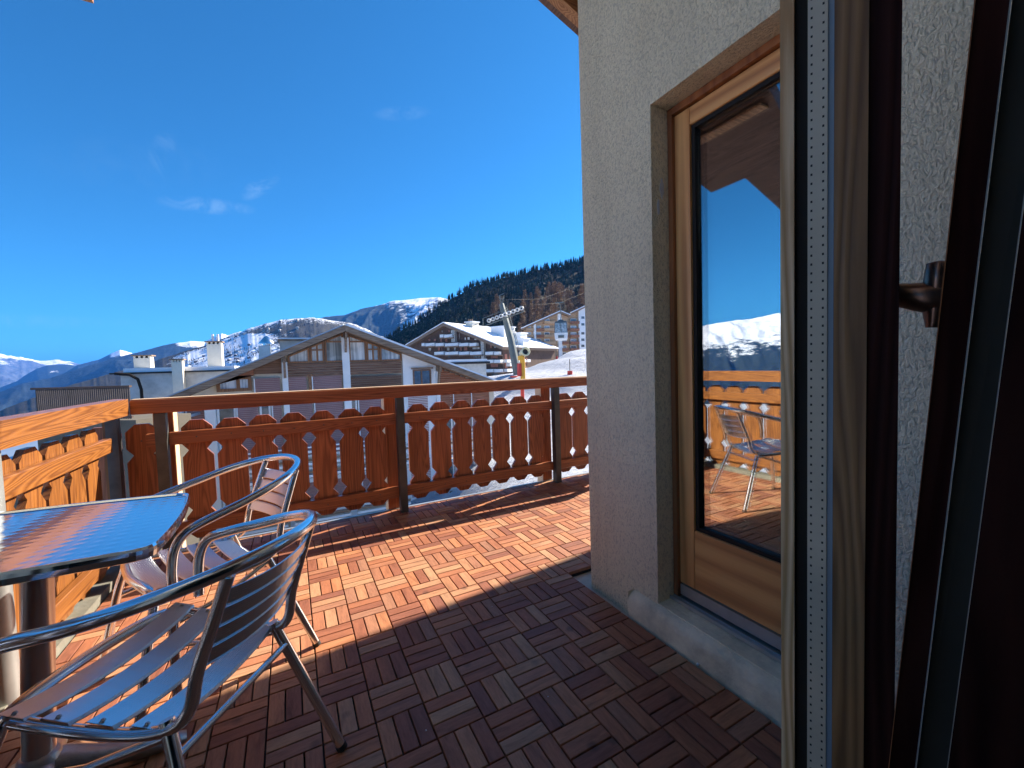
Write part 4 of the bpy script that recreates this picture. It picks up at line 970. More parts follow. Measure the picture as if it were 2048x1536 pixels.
# left: red siding wedge and small orange window
x0, x1 = fx(508, 735), fx(563, 735)
b = MB(); b.add([(x0, YF, fz(530, 748)), (x1, YF, fz(530, 748)), (x1, YF, soff(x1)), (x0, YF, soff(x0))]+[(x, 20.99, z) for x, z in ((x0, fz(530, 748)), (x1, fz(530, 748)), (x1, soff(x1)), (x0, soff(x0)))],
                [(0, 1, 2, 3), (7, 6, 5, 4), (0, 4, 5, 1), (1, 5, 6, 2), (2, 6, 7, 3), (3, 7, 4, 0)]); b.build('siding', M_siding, A)
x2 = fx(432, 750)
b = MB(); b.add([(x2, YF, fz(470, 752)), (x0-.02, YF, fz(470, 752)), (x0-.02, YF, soff(x0)), (x2, YF, soff(x2))]+[(x, 20.99, z) for x, z in ((x2, fz(470, 752)), (x0-.02, fz(470, 752)), (x0-.02, soff(x0)), (x2, soff(x2)))],
                [(0, 1, 2, 3), (7, 6, 5, 4), (0, 4, 5, 1), (1, 5, 6, 2), (2, 6, 7, 3), (3, 7, 4, 0)]); b.build('siding', M_siding2, A)
window('window', fx(432, 765), fx(503, 765), fz(470, 783), fz(470, 753), YF, M_wframe, M_curtain, A, (fx(476, 765),), fw=.14)
# right: window in the white wall, red siding beyond
window('window', fx(826, 750), fx(862, 750), fz(840, 790), fz(840, 739), YF-.03, M_siding, M_glassd, A, (fx(843, 750),), fw=.07)
b = MB(); b.box(fx(822, 750), fx(866, 750), YF-.10, YF-.035, fz(840, 738), fz(840, 735)); b.build('lintel', M_fascia, A)
x0, x1 = fx(879, 750), 10.2
b = MB(); z = -1.2
while z < soff(x0):
    xe = min(x1, PK[0] + (PK[2]-th-.03-(z+.11))/RRs) 
    if xe > x0+.2: b.box(x0, xe, YF, 20.99, z, z+.108)
    z += .12
b.build('siding', M_siding2, A)
# storeys of shutters behind balconies
def shutters(segs, z0, z1, y=YF):
    for (xa, xb, m, isdark) in segs:
        x0, x1 = fx(xa, 800), fx(xb, 800)
        if isdark:
            window('balcony_window', x0, x1, z0, z1, y+.06, M_wframe if m == 'o' else M_bwhite, M_glassd, A, fw=.08)
        else:
            b = MB(); lined(b, x0, x1, y+.02, z0, z1, .09, .012); b.build('shutter', M_shut, A)
            b = MB(); b.box(x0-.05, x0-.003, y-.03, y+.10, z0, z1); b.build('shutter_guide', M_bwhite, A)
shutters([(512, 562, 'm', 0), (577, 615, 'm', 0), (628, 686, 'm', 0)], -.05, fz(650, 752))
b = MB(); b.box(fx(616.5, 760), fx(626, 760), YF-.02, 20.99, -.05, fz(620, 748)); b.build('corner_post', M_wframe, A)
for (zt, zb_) in ((-.30, -3.0), (-3.9, -6.0)):
    shutters([(285, 318, 'm', 0), (322, 345, 'w', 1), (372, 428, 'm', 0), (432, 470, 'w', 1), (474, 515, 'm', 0), (518, 540, 'w', 1), (545, 562, 'm', 0), (577, 624, 'm', 0), (630, 686, 'm', 0), (700, 714, 'w', 1), (718, 768, 'm', 0), (772, 803, 'm', 0), (816, 856, 'm', 0), (880, 904, 'w', 1), (908, 940, 'm', 0), (944, 966, 'm', 0)], zb_, zt)
for k, zt in enumerate((-3.9, -6.6)):
    for (xa, xb) in ((285, 350), (468, 563), (576, 686), (699, 803), (880, 970)):
        x0, x1 = fx(xa, 800), fx(xb, 800); s = MB(); s.box(x0, x1, 19.75, YF-.13, zt-.20, zt); sl_ = s.build('balcony', M_greyr, A)
        if True:
            s = MB(); s.box(x0, x1, 19.72, 19.78, zt+1.42, zt+1.48); s.build('handrail', M_rsnow, sl_)
            for q_ in range(7):
                s = MB(); s.box(x0, x1, 19.73, 19.76, zt+.04+.19*q_, zt+.15+.19*q_); s.build('rail_board', (M_bwhite, M_fascia, M_greyr)[q_ % 3], sl_)
b = MB(); b.box(fx(413, 850), fx(434, 850), YF-.3, 20.99, -7.5, -.1); b.build('white_pier', M_white, A)
b = MB(); b.box(fx(350, 850), fx(369, 850), YF-.3, 20.99, -7.5, -.1); b.build('white_pier', M_white, A)
for xa in (568, 760):
    b = MB()
# chimney with conical metal cowl, and dormer box standing on this roof
CH = bpy.data.objects.new('chimney', None)
def boxpx(px0, px1, py0, py1, Y, dep):
    p = onY(px0, py1, Y); q_ = onY(px1, py0, Y); return p[0], q_[0], Y, Y+dep, p[2], q_[2]
b = MB(); b.box(*boxpx(519, 541, 691, 730, 26, .8)); o = b.build('chimney', M_greyr, A)
cx, cz = onY(531, 690, 26)[0], onY(531, 690, 26)[2]
b = MB(); b.lathe([(.42, .08), (.42, .14), (.10, .52), (.0, .56)], (cx+.05, 26.4, cz), 20); b.lathe([(.22, 0), (.22, .1)], (cx, 26.4, cz), 14); b.build('cowl', M_alu, o)
b = MB(); b.box(*boxpx(560, 640, 681, 700, 27, 3)); o = b.build('dormer', M_greyr, A)
x0, x1, y0, y1, z0, z1 = boxpx(556, 645, 678, 681, 26.6, 4); b = MB(); b.box(x0, x1, y0, y1, z0, z1); b.build('dormer_roof', M_fascia, o)
x0, x1, y0, y1, z0, z1 = boxpx(557, 644, 675.5, 677.8, 26.65, 3.8); b = MB(); b.box(x0, x1, y0, y1, z0, z1); b.build('snow_cover', M_rsnow, o)
bpy.data.objects.remove(CH)

# flat roofed building behind it on the left
Lb = thing('flat_roofed_building', 'weathered grey building with a snowy flat roof and pale chimneys, left of the gabled chalet', 'building')
x0, x1, y0, y1, z0, z1 = boxpx(252, 470, 742, 900, 38, 14); b = MB(); b.box(x0, x1, y0, y1, -14, z1); b.build('wall', M_greyr, Lb)
b = MB(); b.box(x0-.5, x1, 37.7, 52, z1+.002, z1+.12); b.build('flat_roof', M_dark, Lb)
b = MB(); b.box(x0+.2, x1, 37.9, 51.8, z1+.123, z1+.42); b.build('snow_cover', M_rsnow, Lb)
pp = onY(240, 747, 37.6); b = MB(); b.tube([(pp[0]-.3, 37.6, pp[2]), (pp[0]+.5, 37.6, pp[2]-.1), (pp[0]+.95, 37.6, pp[2]-.45), (pp[0]+1.1, 37.6, pp[2]-1.2), (pp[0]+1.1, 37.6, -13)], .10, 8); b.build('downpipe', M_gasket, Lb)
def chim(px0, px1, py0, py1, Y, dep, slots=True, cap=M_fascia, m=M_cream):
    x0, x1, y0, y1, z0, z1 = boxpx(px0, px1, py0, py1, Y, dep); b = MB(); b.box(x0, x1, y0, y1, z0, z1); o = b.build('chimney', m, Lb)
    b = MB(); b.box(x0-.12, x1+.12, y0-.1, y1+.1, z1+.16, z1+.24); b.build('cap', cap, o)
    b = MB(); n = 3
    for k in range(n+1):
        xx = x0 + (x1-x0-.12)*k/n; b.box(xx, xx+.12, y0+.02, y1-.02, z1+.001, z1+.159)
    b.build('cap_blocks', m, o); return o
chim(268, 300, 716, 736, 39.5, 1.0); chim(347, 364, 724, 790, 37.2, .75)
o = chim(416, 442, 688, 737, 40, 1.2)
zt = onY(430, 686, 40); b = MB()
for dxx in (-.2, .15): b.tube([(zt[0]+dxx, 40.5, zt[2]+.1), (zt[0]+dxx, 40.5, zt[2]+.75)], .09, 8)
b.build('flue_pipe', M_bwhite, o)

# house terrace with a dark picket balustrade at the left
T_ = thing('terrace_building', 'building with a dark picket balustrade round its roof terrace, beyond the left railing', 'building')
pa, pb = onY(71, 776, 16.5), onY(261, 773, 14.2)
M_olive = plain('olive_render', (0.13, 0.11, 0.08), 0.9, 0, 0.2, 1)
dv = (pb-pa)[:2]; L = float(np.hypot(*dv)); ang = math.atan2(dv[1], dv[0])
Mx = Matrix.Translation((pa[0], pa[1], 0)) @ Matrix.Rotation(ang, 4, 'Z')
zt = (pa[2]+pb[2])/2
b = MB(); b.box(-.1, L+.1, 0, 1.7, -9, zt-1.0, M=Mx); b.build('wall', M_olive, T_)
b = MB(); b.box(-7, -.101, -.5, 7, -9, zt-2.4, M=Mx); b.build('annex_wall', M_olive, T_)
b = MB(); b.hexa([Mx @ Vector(q) for q in ((-7.2, -.9, zt-2.5), (-.102, -.9, zt-2.3), (-.102, 7, zt-1.3), (-7.2, 7, zt-1.5))], [Mx @ Vector(q) for q in ((-7.2, -.9, zt-2.38), (-.102, -.9, zt-2.18), (-.102, 7, zt-1.18), (-7.2, 7, zt-1.38))]); b.build('metal_roof', M_tin, T_)
b = MB(); b.box(-.15, L, -.04, .04, zt-.04, zt+.02, M=Mx); b.box(0, L, -.025, .025, zt-.92, zt-.87, M=Mx)
bal = b.build('balustrade', M_dwood, T_)
M_pick = plain('dark_picket', (0.05, 0.042, 0.045), 0.8, 0, 0.3, 2)
nP = 46
for k in range(nP):
    xx = .03 + (L-.1)*k/(nP-1); b = MB(); b.box(xx-.030, xx+.022, -.012, .012, zt-.96, zt-.042, M=Mx); b.build('picket', M_pick, bal)

# B: dark apartment chalet
B0 = at(886, 645, 125)
ya = math.radians(-60); gB = np.array([math.cos(ya), math.sin(ya), 0]); rB = np.array([-math.sin(ya), math.cos(ya), 0])
def locB(x, y, off=0.0):
    p = on_plane(x, y, B0 + rB*off, rB); d = p-B0; return float(np.dot(d, gB)), float(d[2])
B = thing('dark_apartment_chalet', 'dark brown apartment block with rows of white balconies, snow on its gabled roof', 'building', tuple(B0), ya)
uL, zL = locB(811, 690); uR, zR = locB(1004, 692); zG = -21
M_B = M_dwood
sl, sr = -zL/-uL if uL else 0, 0
def rB_z(u): return zL*(u/uL) if u < 0 else zR*(u/uR)
DB = 34
b = MB(); b.add([(uL+.9, 1.5, zG), (uR-.9, 1.5, zG), (uR-.9, 1.5, rB_z(uR-.9)-1.0), (0, 1.5, -1.0), (uL+.9, 1.5, rB_z(uL+.9)-1.0)] + [(x, DB, z) for x, z in ((uL+.9, zG), (uR-.9, zG), (uR-.9, rB_z(uR-.9)-1.0), (0, -1.0), (uL+.9, rB_z(uL+.9)-1.0))],
                [(0, 1, 2, 3, 4), (9, 8, 7, 6, 5), (0, 5, 6, 1), (1, 6, 7, 2), (2, 7, 8, 3), (3, 8, 9, 4), (4, 9, 5, 0)]); b.build('wall', M_B, B)
b = MB()
for (a, c) in ((uL, 0), (0, uR)):
    b.hexa([(a, 0, rB_z(a)-1.0), (c, 0, rB_z(c)-1.0), (c, DB+1, rB_z(c)-1.0), (a, DB+1, rB_z(a)-1.0)], [(a, 0, rB_z(a)-.12), (c, 0, rB_z(c)-.12), (c, DB+1, rB_z(c)-.12), (a, DB+1, rB_z(a)-.12)])
rfB = b.build('roof', M_fascia, B)
b = MB()
for (a, c) in ((uL, 0), (0, uR+.3)):
    b.hexa([(a, -.1, rB_z(a)-.118), (c, -.1, rB_z(c)-.118), (c, DB+1.1, rB_z(c)-.118), (a, DB+1.1, rB_z(a)-.118)], [(a, -.1, rB_z(a)+.16), (c, -.1, rB_z(c)+.16), (c, DB+1.1, rB_z(c)+.16), (a, DB+1.1, rB_z(a)+.16)])
b.build('snow_cover', M_rsnow, rfB)
def cB(x, y): return 780+x/7.314, 620+y/7.314     # enlarged detail of the photograph
# balcony rows
rows = [(380, [(735, 782), (800, 908)]), (505, [(470, 510), (525, 655), (672, 788), (812, 1000), (1018, 1150), (1168, 1265)]),
        (632, [(655, 790), (812, 1000), (1018, 1160), (1178, 1340), (1400, 1510), (1530, 1592)]), (750, [(1410, 1515), (1530, 1620)]), (888, [(1410, 1515), (1530, 1620)])]
for yy, segs in rows:
    for (xa, xb) in segs:
        (u0, z0) = locB(*cB(xa, yy+16)); (u1, z1) = locB(*cB(xb, yy-10)); zc = locB(*cB((xa+xb)/2, yy))[1]
        b = MB(); b.box(u0, u1, -.2, 1.2, zc-.42, zc+.42); o = b.build('balcony', M_bwhite, B)
        b = MB(); b.box(u0-.3, u1+.3, -.1, 1.499, zc-.75, zc-.43); b.build('floor_slab', M_fascia, o)
        b = MB(); b.box(u0-.1, u1+.1, -.15, -.10, zc+.62, zc+.72); b.build('handrail', M_dwood, o)
for (xa, xb, y0, y1) in ((912, 972, 300, 470), (1345, 1400, 450, 760)):
    u0, zt_ = locB(*cB(xa, y0), 1.2); u1, zb_ = locB(*cB(xb, y1), 1.2); b = MB(); b.box(u0, u1, .5, 1.499, zG if y1 > 600 else zb_, zt_); b.build('stone_pier', M_stone, B)
for (xa, xb, y0, y1, m) in ((755, 775, 290, 330, M_curtain), (850, 885, 290, 330, M_redc), (735, 765, 400, 470, M_redc), (800, 850, 410, 470, M_redc), (1088, 1120, 395, 440, M_curtain), (1132, 1175, 392, 440, M_curtain), (1232, 1290, 412, 440, M_curtain),
                           (700, 740, 540, 600, M_redc), (750, 775, 540, 600, M_redc), (830, 880, 540, 600, M_glassd), (930, 975, 540, 600, M_glassd), (1020, 1060, 530, 600, M_redc), (1080, 1140, 530, 600, M_redc), (1205, 1320, 515, 575, M_curtain),
                           (560, 610, 550, 600, M_glassd), (1460, 1500, 490, 560, M_redc), (1520, 1560, 510, 560, M_curtain), (1470, 1590, 650, 710, M_redc), (1470, 1590, 780, 840, M_redc), (1480, 1590, 910, 970, M_glassd), (1220, 1330, 650, 700, M_glassd), (850, 890, 660, 700, M_glassd), (1010, 1030, 330, 430, M_glassd),
                           (560, 600, 420, 460, M_redc), (640, 680, 420, 460, M_redc)):
    u0, zt_ = locB(*cB(xa, y0), 1.5); u1, zb_ = locB(*cB(xb, y1), 1.5)
    window('window', u0, u1, zb_, zt_, 1.36, M_dwood, m, B, fw=.12, dep=.138)
# side wall balconies below the right eave
for zc in (-13.2, -16.2):
    b = MB(); b.box(uR-.9, uR+.5, 3, 9, zc-.45, zc+.45); b.build('balcony', M_bwhite, B)
for zc in (-9.5, -12, -15):
    b = MB(); b.box(uR-.88, uR-.80, 12, 15, zc-.9, zc+.7); b.build('window', M_redc, B)
for yy, ya_, yb_ in ((750, 1.8, 8.5), (888, 1.8, 8.5), (750, 9.5, 15), (888, 9.5, 15), (640, 10, 14)):
    zc = locB(*cB(1600, yy))[1]
    b = MB(); b.box(uR-.899, uR+.35, ya_, yb_, zc-.42, zc+.42); o = b.build('balcony', M_bwhite, B)
    for yw in np.arange(ya_+.8, yb_-1.2, 2.4):
        b = MB(); b.box(uR-.899, uR-.80, yw, yw+1.1, zc+.6, zc+2.0); b.build('window', M_redc, B)
# chimney and roof houses
for (x_, y_, z_, wd, hh, m) in ((1.5, 9, -1, 2.6, 2.6, M_cream), (7.5, 14, -3.5, 5, 4.0, M_bwhite), (12, 20, -5, 3, 3.2, M_bwhite), (17.5, 12, -7, 3, 2.4, M_bwhite)):
    b = MB(); b.box(x_, x_+wd, y_, y_+wd*1.3, z_-1.5, z_+hh*.55); o = b.build('chimney' if wd < 3 else 'roof_house', m, B)
    b = MB(); b.box(x_-.3, x_+wd+.3, y_-.3, y_+wd*1.3+.3, z_+hh*.55+.002, z_+hh*.55+.3); b.build('snow_cap', M_rsnow, o)
b = MB()
for k in range(3): b.tube([(1.9+k*.7, 10, .3), (1.9+k*.7, 10, 1.5)], .16, 6)
b.build('flue', M_fascia, B)

# low concrete shed with snow between the chalet and the dark block
S_ = thing('flat_shed', 'low pale concrete building with snow on its flat roof, before the dark apartment block', 'building')
x0, x1, y0, y1, z0, z1 = boxpx(905, 972, 727, 800, 60, 10); b = MB(); b.box(x0, x1, y0, y1, -10, z1); b.build('wall', M_greyr, S_)
b = MB(); b.box(x0-.5, x1+.5, y0-.5, y1+.5, z1+.001, z1+.35); b.build('flat_roof', M_dark, S_)
b = MB(); b.box(x0-.3, x1+.1, y0-.3, y1, z1+.352, z1+.75); b.build('snow_cover', M_rsnow, S_)

# C: tan apartment block
def cC(x, y): return 960+x/6.98, 560+y/6.98
YC = 128.0; SX = 11.0
def cx_(x, y): p = onY(*cC(x, y), YC); return float(p[0]), float(p[2])
Cb = thing('tan_apartment_block', 'tall tan wooden apartment block with stacked balconies, beside the piste at the right', 'building')
xa, z1 = cx_(535, 678); xp, zp = cx_(1085, 435); xe, ze = cx_(1222, 490); xw, zw = cx_(1235, 460); xx_, zx_ = cx_(1560, 310)
wl, _ = cx_(605, 700); wr = cx_(1225, 500)[0]
b = MB(); zr = lambda x: np.interp(x, [xa, xp, xe], [z1, zp, ze])
b.add([(wl, YC, -8), (wr, YC, -8), (wr, YC, zr(wr)-.6), (xp, YC, zp-.6), (wl, YC, zr(wl)-.6)] + [(x+SX, YC+16, z) for x, z in ((wl, -8), (wr, -8), (wr, zr(wr)-.6), (xp, zp-.6), (wl, zr(wl)-.6))],
      [(0, 1, 2, 3, 4), (9, 8, 7, 6, 5), (0, 5, 6, 1), (1, 6, 7, 2), (2, 7, 8, 3), (3, 8, 9, 4), (4, 9, 5, 0)]); b.build('wall', M_tan, Cb)
for nm, poly in (('roof', [(xa, z1), (xp, zp), (xe, ze)]),):
    b = MB()
    for (p, q_) in zip(poly[:-1], poly[1:]):
        b.hexa([(p[0], YC-1.8, p[1]-.75), (q_[0], YC-1.8, q_[1]-.75), (q_[0]+SX, YC+17, q_[1]-.75), (p[0]+SX, YC+17, p[1]-.75)], [(p[0], YC-1.8, p[1]-.2), (q_[0], YC-1.8, q_[1]-.2), (q_[0]+SX, YC+17, q_[1]-.2), (p[0]+SX, YC+17, p[1]-.2)])
    rr = b.build(nm, M_fascia, Cb)
    b = MB()
    for (p, q_) in zip(poly[:-1], poly[1:]):
        b.hexa([(p[0], YC-1.9, p[1]-.198), (q_[0], YC-1.9, q_[1]-.198), (q_[0]+SX, YC+17, q_[1]-.198), (p[0]+SX, YC+17, p[1]-.198)], [(p[0], YC-1.9, p[1]+.1), (q_[0], YC-1.9, q_[1]+.1), (q_[0]+SX, YC+17, q_[1]+.1), (p[0]+SX, YC+17, p[1]+.1)])
    b.build('snow_cover', M_rsnow, rr)
# second wing with white gable wall
w0 = wr+.02; wS = cx_(1385, 500)[0]
b = MB(); b.add([(w0, YC+.5, -8), (wS, YC+.5, -8), (wS, YC+.5, np.interp(wS, [xw, xx_], [zw, zx_])-.6), (w0, YC+.5, zw-.6)] + [(x+SX, YC+16, z) for x, z in ((w0, -8), (wS, -8), (wS, np.interp(wS, [xw, xx_], [zw, zx_])-.6), (w0, zw-.6))],
                [(0, 1, 2, 3), (7, 6, 5, 4), (0, 4, 5, 1), (1, 5, 6, 2), (2, 6, 7, 3), (3, 7, 4, 0)]); b.build('wall', M_tan, Cb)
zq = lambda x: np.interp(x, [xw, xx_], [zw, zx_])
b = MB(); b.hexa([(wS+.01, YC-.3, -8), (xx_, YC-.3, -8), (xx_+SX, YC+16, -8), (wS+.01+SX, YC+16, -8)], [(wS+.01, YC-.3, zq(wS)-.6), (xx_, YC-.3, zx_-.6), (xx_+SX, YC+16, zx_-.6), (wS+.01+SX, YC+16, zq(wS)-.6)]); b.build('white_wall', M_white, Cb)
b = MB(); b.hexa([(xw, YC-1.6, zw-.6), (xx_, YC-1.6, zx_-.6), (xx_+SX, YC+17, zx_-.6), (xw+SX, YC+17, zw-.6)], [(xw, YC-1.6, zw-.1), (xx_, YC-1.6, zx_-.1), (xx_+SX, YC+17, zx_-.1), (xw+SX, YC+17, zw-.1)]); o = b.build('roof', M_fascia, Cb)
b = MB(); b.hexa([(xw, YC-1.7, zw-.098), (xx_, YC-1.7, zx_-.098), (xx_+SX, YC+17, zx_-.098), (xw+SX, YC+17, zw-.098)], [(xw, YC-1.7, zw+.2), (xx_, YC-1.7, zx_+.2), (xx_+SX, YC+17, zx_+.2), (xw+SX, YC+17, zw+.2)]); b.build('snow_cover', M_rsnow, o)
for (x0_, x1_) in ((740, 768), (1078, 1128), (1370, 1384)):
    a0, _z = cx_(x0_, 700); a1, _z = cx_(x1_, 700); b = MB(); b.box(a0, a1, YC-.75, YC-.005, -6, zr((a0+a1)/2)-.9 if x0_ < 1300 else zq(a0)-.9); b.build('white_pier', M_white, Cb)
rowsC = [600, 700, 790, 884, 978, 1072]
colsC = [(625, 735), (772, 870), (880, 1040), (1130, 1222), (1245, 1368)]
for r_, yy in enumerate(rowsC):
    for k, (x0_, x1_) in enumerate(colsC):
        if r_ == 0 and k in (0, 1, 3): continue
        if k == 4 and r_ == 5: continue
        a0, zc = cx_(x0_, yy); a1, _z = cx_(x1_, yy)
        b = MB(); b.box(a0, a1, YC-1.0, YC-.92, zc-.25, zc+.65); b.box(a0, a1, YC-.919, YC-.01, zc-.30, zc-.12); b.build('balcony', M_tan if k in (0, 2) else M_siding2, Cb)
        zt_ = cx_(x0_, yy-18)[1]; zt2 = cx_(x0_, yy-62)[1]
        window('window', a0+.6, a0+(a1-a0)*(.55 if k in (2,) else .8), zt_, zt2, YC-.13, M_bwhite, M_curtain if (k*7+r_*3) % 4 else M_glassd, Cb, fw=.12, dep=.125)
for yy in (525, 620, 745, 835, 920):
    a0, zc = cx_(1408, yy); a1, _z = cx_(1450, yy); b = MB(); b.box(a0, a1, YC-.36, YC-.305, zc-.45, zc+.45); b.build('window', M_glassd, Cb)

# ------------------------------------------------------------------ lift
M_galv = plain('galvanised_steel', (0.15, 0.175, 0.17), 0.6, 0.3, 0.12, 1.5)
M_red = plain('red_padding', (0.55, 0.05, 0.035), 0.6, 0, 0.15, 3)
M_yel = plain('yellow_paint', (0.75, 0.40, 0.03), 0.45, 0, 0.12, 3)
tb, tt = at(1037, 757, 47.5), at(1003, 608, 48.5)
LT = thing('lift_tower', 'leaning grey steel pylon of the gondola lift with a row of cable sheaves on top', 'lift pylon', tuple(tb))
def rel(p): return tuple(np.array(p)-tb)
tm = tb + (tt-tb)*.52 + np.array([.14, 0, 0])
b = MB(); b.tube([rel(tb-[0, 0, 1.2]), rel(tb), rel(tm), rel(tt)], [.54, .52, .44, .30], 8, ); b.build('mast', M_galv, LT, smooth=False)
b = MB(); b.tube([rel(tb+[.75, 0, 0]), rel(tm+[.62, 0, 0]), rel(tt+[.45, 0, -.3])], .035, 6); b.tube([rel(tb+[.95, 0, 0]), rel(tm+[.82, 0, 0]), rel(tt+[.62, 0, -.3])], .035, 6)
for k in range(20):
    p = tb + (tt-tb)*(k+.5)/20 + np.array([.6+.1*math.sin(k/20*3.14), 0, 0]); b.tube([rel(p), rel(p+[.2, 0, 0])], .02, 4)
b.build('ladder', M_galv, LT)
s0, s1 = at(978, 641, 48), at(1043, 616.5, 46.5)
dsh = (s1-s0)/np.linalg.norm(s1-s0)
b = MB(); b.tube([rel(s0-dsh*.6-[0, 0, .42]), rel(s1+dsh*.3-[0, 0, .42])], .07, 6); b.tube([rel(s0-dsh*.8+[0, 0, .5]), rel(s0+(s1-s0)*.55+[0, 0, .5])], .04, 5)
b.tube([rel(s0-dsh*.8+[0, 0, .5]), rel(s0-dsh*.8-[0, 0, .5])], .04, 5); b.build('catwalk', M_galv, LT)
b = MB(); b.tube([rel(tt-[0, 0, .1]), rel(tt+[-.25, 0, .95]), rel(tt+[.35, 0, 1.25])], .06, 6); b.tube([rel(tt-[0, 0, .2]), rel(tt+[.3, 0, .85])], .05, 6); b.build('crane_bracket', M_galv, LT)
M_sheave = plain('sheave_rim', (0.62, 0.62, 0.60), 0.5, 0.3, 0.1, 5)
nrm = np.cross(dsh, [0, 0, 1]); nrm /= np.linalg.norm(nrm)
for k in range(9):
    c = s0 + (s1-s0)*k/8; b = MB(); M3 = Matrix.Translation(Vector(rel(c))) @ Vector(nrm).to_track_quat('Z', 'Y').to_matrix().to_4x4()
    b.lathe([(.10, -.05), (.16, -.05), (.25, -.07), (.25, -.04), (.22, 0), (.25, .04), (.25, .07), (.16, .05), (.10, .05), (.10, -.05)], seg=16, M=M3); o = b.build('sheave', M_sheave, LT)
    b = MB(); b.lathe([(0, -.06), (.095, -.06), (.095, .06), (0, .06)], seg=10, M=M3); b.build('hub', M_gasket, o)
cabc = at(1122, 660, 72); grip = at(1119, 606, 72)
cb = MB(); far1 = at(1230, 560, 110)
top = s1 + np.array([0, 0, .28])
low = at(700, 740, 110)
def cable(offs):
    P = [s0+[0, 0, .28]+(low-s0)*t - np.array([0, 0, 5*t*(1-t)]) for t in np.linspace(1, 0, 12)] + [top] + [top+(grip-top)*t for t in (.5, 1)] + [grip+(far1-grip)*t for t in (.5, 1)]
    b = MB(); b.tube([p+offs for p in P], .017, 5); return b
tag(cable(np.zeros(3)).build('lift_cable', M_gasket), 'thin steel cable running over the pylon sheaves and carrying the cabin', 'cable', 'cables of the gondola lift')
tag(cable(np.array([-1.8, 3.4, 1.1])).build('lift_cable', M_gasket), 'thin return cable a little above and behind the one with the cabin', 'cable', 'cables of the gondola lift')
G = thing('gondola_cabin', 'white and grey gondola cabin hanging from the cable before the tan apartment block', 'gondola', tuple(cabc), math.radians(-35))
rg = Vector(grip-cabc); rg = Matrix.Rotation(math.radians(35), 3, 'Z') @ rg
b = MB(); b.tube([(rg.x, rg.y, rg.z), (rg.x+.05, 0, rg.z-.3), (.1, 0, 2.6), (.0, 0, 1.75)], .07, 8); b.tube([(rg.x-.7, rg.y, rg.z+.05), (rg.x+.7, rg.y, rg.z+.05)], .13, 6); b.build('hanger', M_galv, G)
def taper(b, r, z0, z1, s0_, s1_, y=.8):
    b.hexa([(-r*s0_, -y*s0_, z0), (r*s0_, -y*s0_, z0), (r*s0_, y*s0_, z0), (-r*s0_, y*s0_, z0)], [(-r*s1_, -y*s1_, z1), (r*s1_, -y*s1_, z1), (r*s1_, y*s1_, z1), (-r*s1_, y*s1_, z1)])
b = MB(); taper(b, 1.1, -1.75, -1.5, .86, .95, .95); taper(b, 1.1, -1.499, -.55, .95, 1.03, .95); b.build('lower_body', M_bwhite, G)
b = MB(); taper(b, 1.1, -.549, 1.15, 1.0, .93, .95); b.build('window_band', plain('cabin_window', (0.30, 0.33, 0.34), 0.08, 0, 0.7, 3.0, spec=1.0), G)
b = MB()
for sx in (-1, 1):
    for sy in (-1, 1): b.hexa([(sx*1.12, sy*.97, -.549), (sx*1.0, sy*.97, -.549), (sx*1.0, sy*.85, -.549), (sx*1.12, sy*.85, -.549)], [(sx*1.05, sy*.92, 1.152), (sx*.93, sy*.92, 1.152), (sx*.93, sy*.80, 1.152), (sx*1.05, sy*.80, 1.152)])
taper(b, 1.1, 1.153, 1.45, .97, .8, .95); taper(b, 1.1, 1.451, 1.75, .5, .3, .8); b.box(-.05, .05, -.99, -.955, -.5, 1.15); b.build('roof_shell', M_galv, G)
b = MB(); b.box(-.5, .5, -1.15, -.99, -1.4, -1.33); b.box(-.5, .5, -1.15, -1.12, -1.329, -.95); b.build('ski_rack', M_galv, G)
# snow gun
g0 = at(1046, 756, 45)
SG = thing('snow_gun', 'yellow snow gun with a round white fan beside the lift pylon', 'snow gun', tuple(g0))
b = MB(); b.tube([(0, 0, -1), (0, 0, 1.9)], .27, 12); b.tube([(0, 0, 1.9), (.0, -.1, 2.35)], [.27, .15], 10); b.build('stand', M_yel, SG)
Mg = Matrix.Translation((.12, -.3, 2.75)) @ Matrix.Rotation(math.radians(80), 4, 'X') @ Matrix.Rotation(math.radians(-12), 4, 'Y')
b = MB(); b.lathe([(.30, -.9), (.42, -.6), (.42, .35), (.50, .45), (.46, .5), (.34, .45), (.30, .1), (.0, .1)], seg=20, M=Mg); f_ = b.build('fan_barrel', plain('cream_enamel', (.72, .66, .42), .5), SG)
b = MB(); b.lathe([(.0, .02), (.12, .05), (.29, .12)], seg=12, M=Mg @ Matrix.Translation((0, 0, .12))); b.build('nozzle', M_dark, f_)
b = MB(); b.box(-.5, -.1, -.35, .1, 1.9, 2.4, ch=.04); b.build('motor_box', M_yel, SG)
b = MB(); b.tube([(.25, -.1, 2.2), (.45, -.2, 1.9), (.4, -.2, 1.3)], .05, 6); b.build('hose', M_dark, SG)
b = MB(); b.box(-.55, -.28, -.25, .25, .2, 1.6, ch=.05); b.build('pad', M_red, SG)
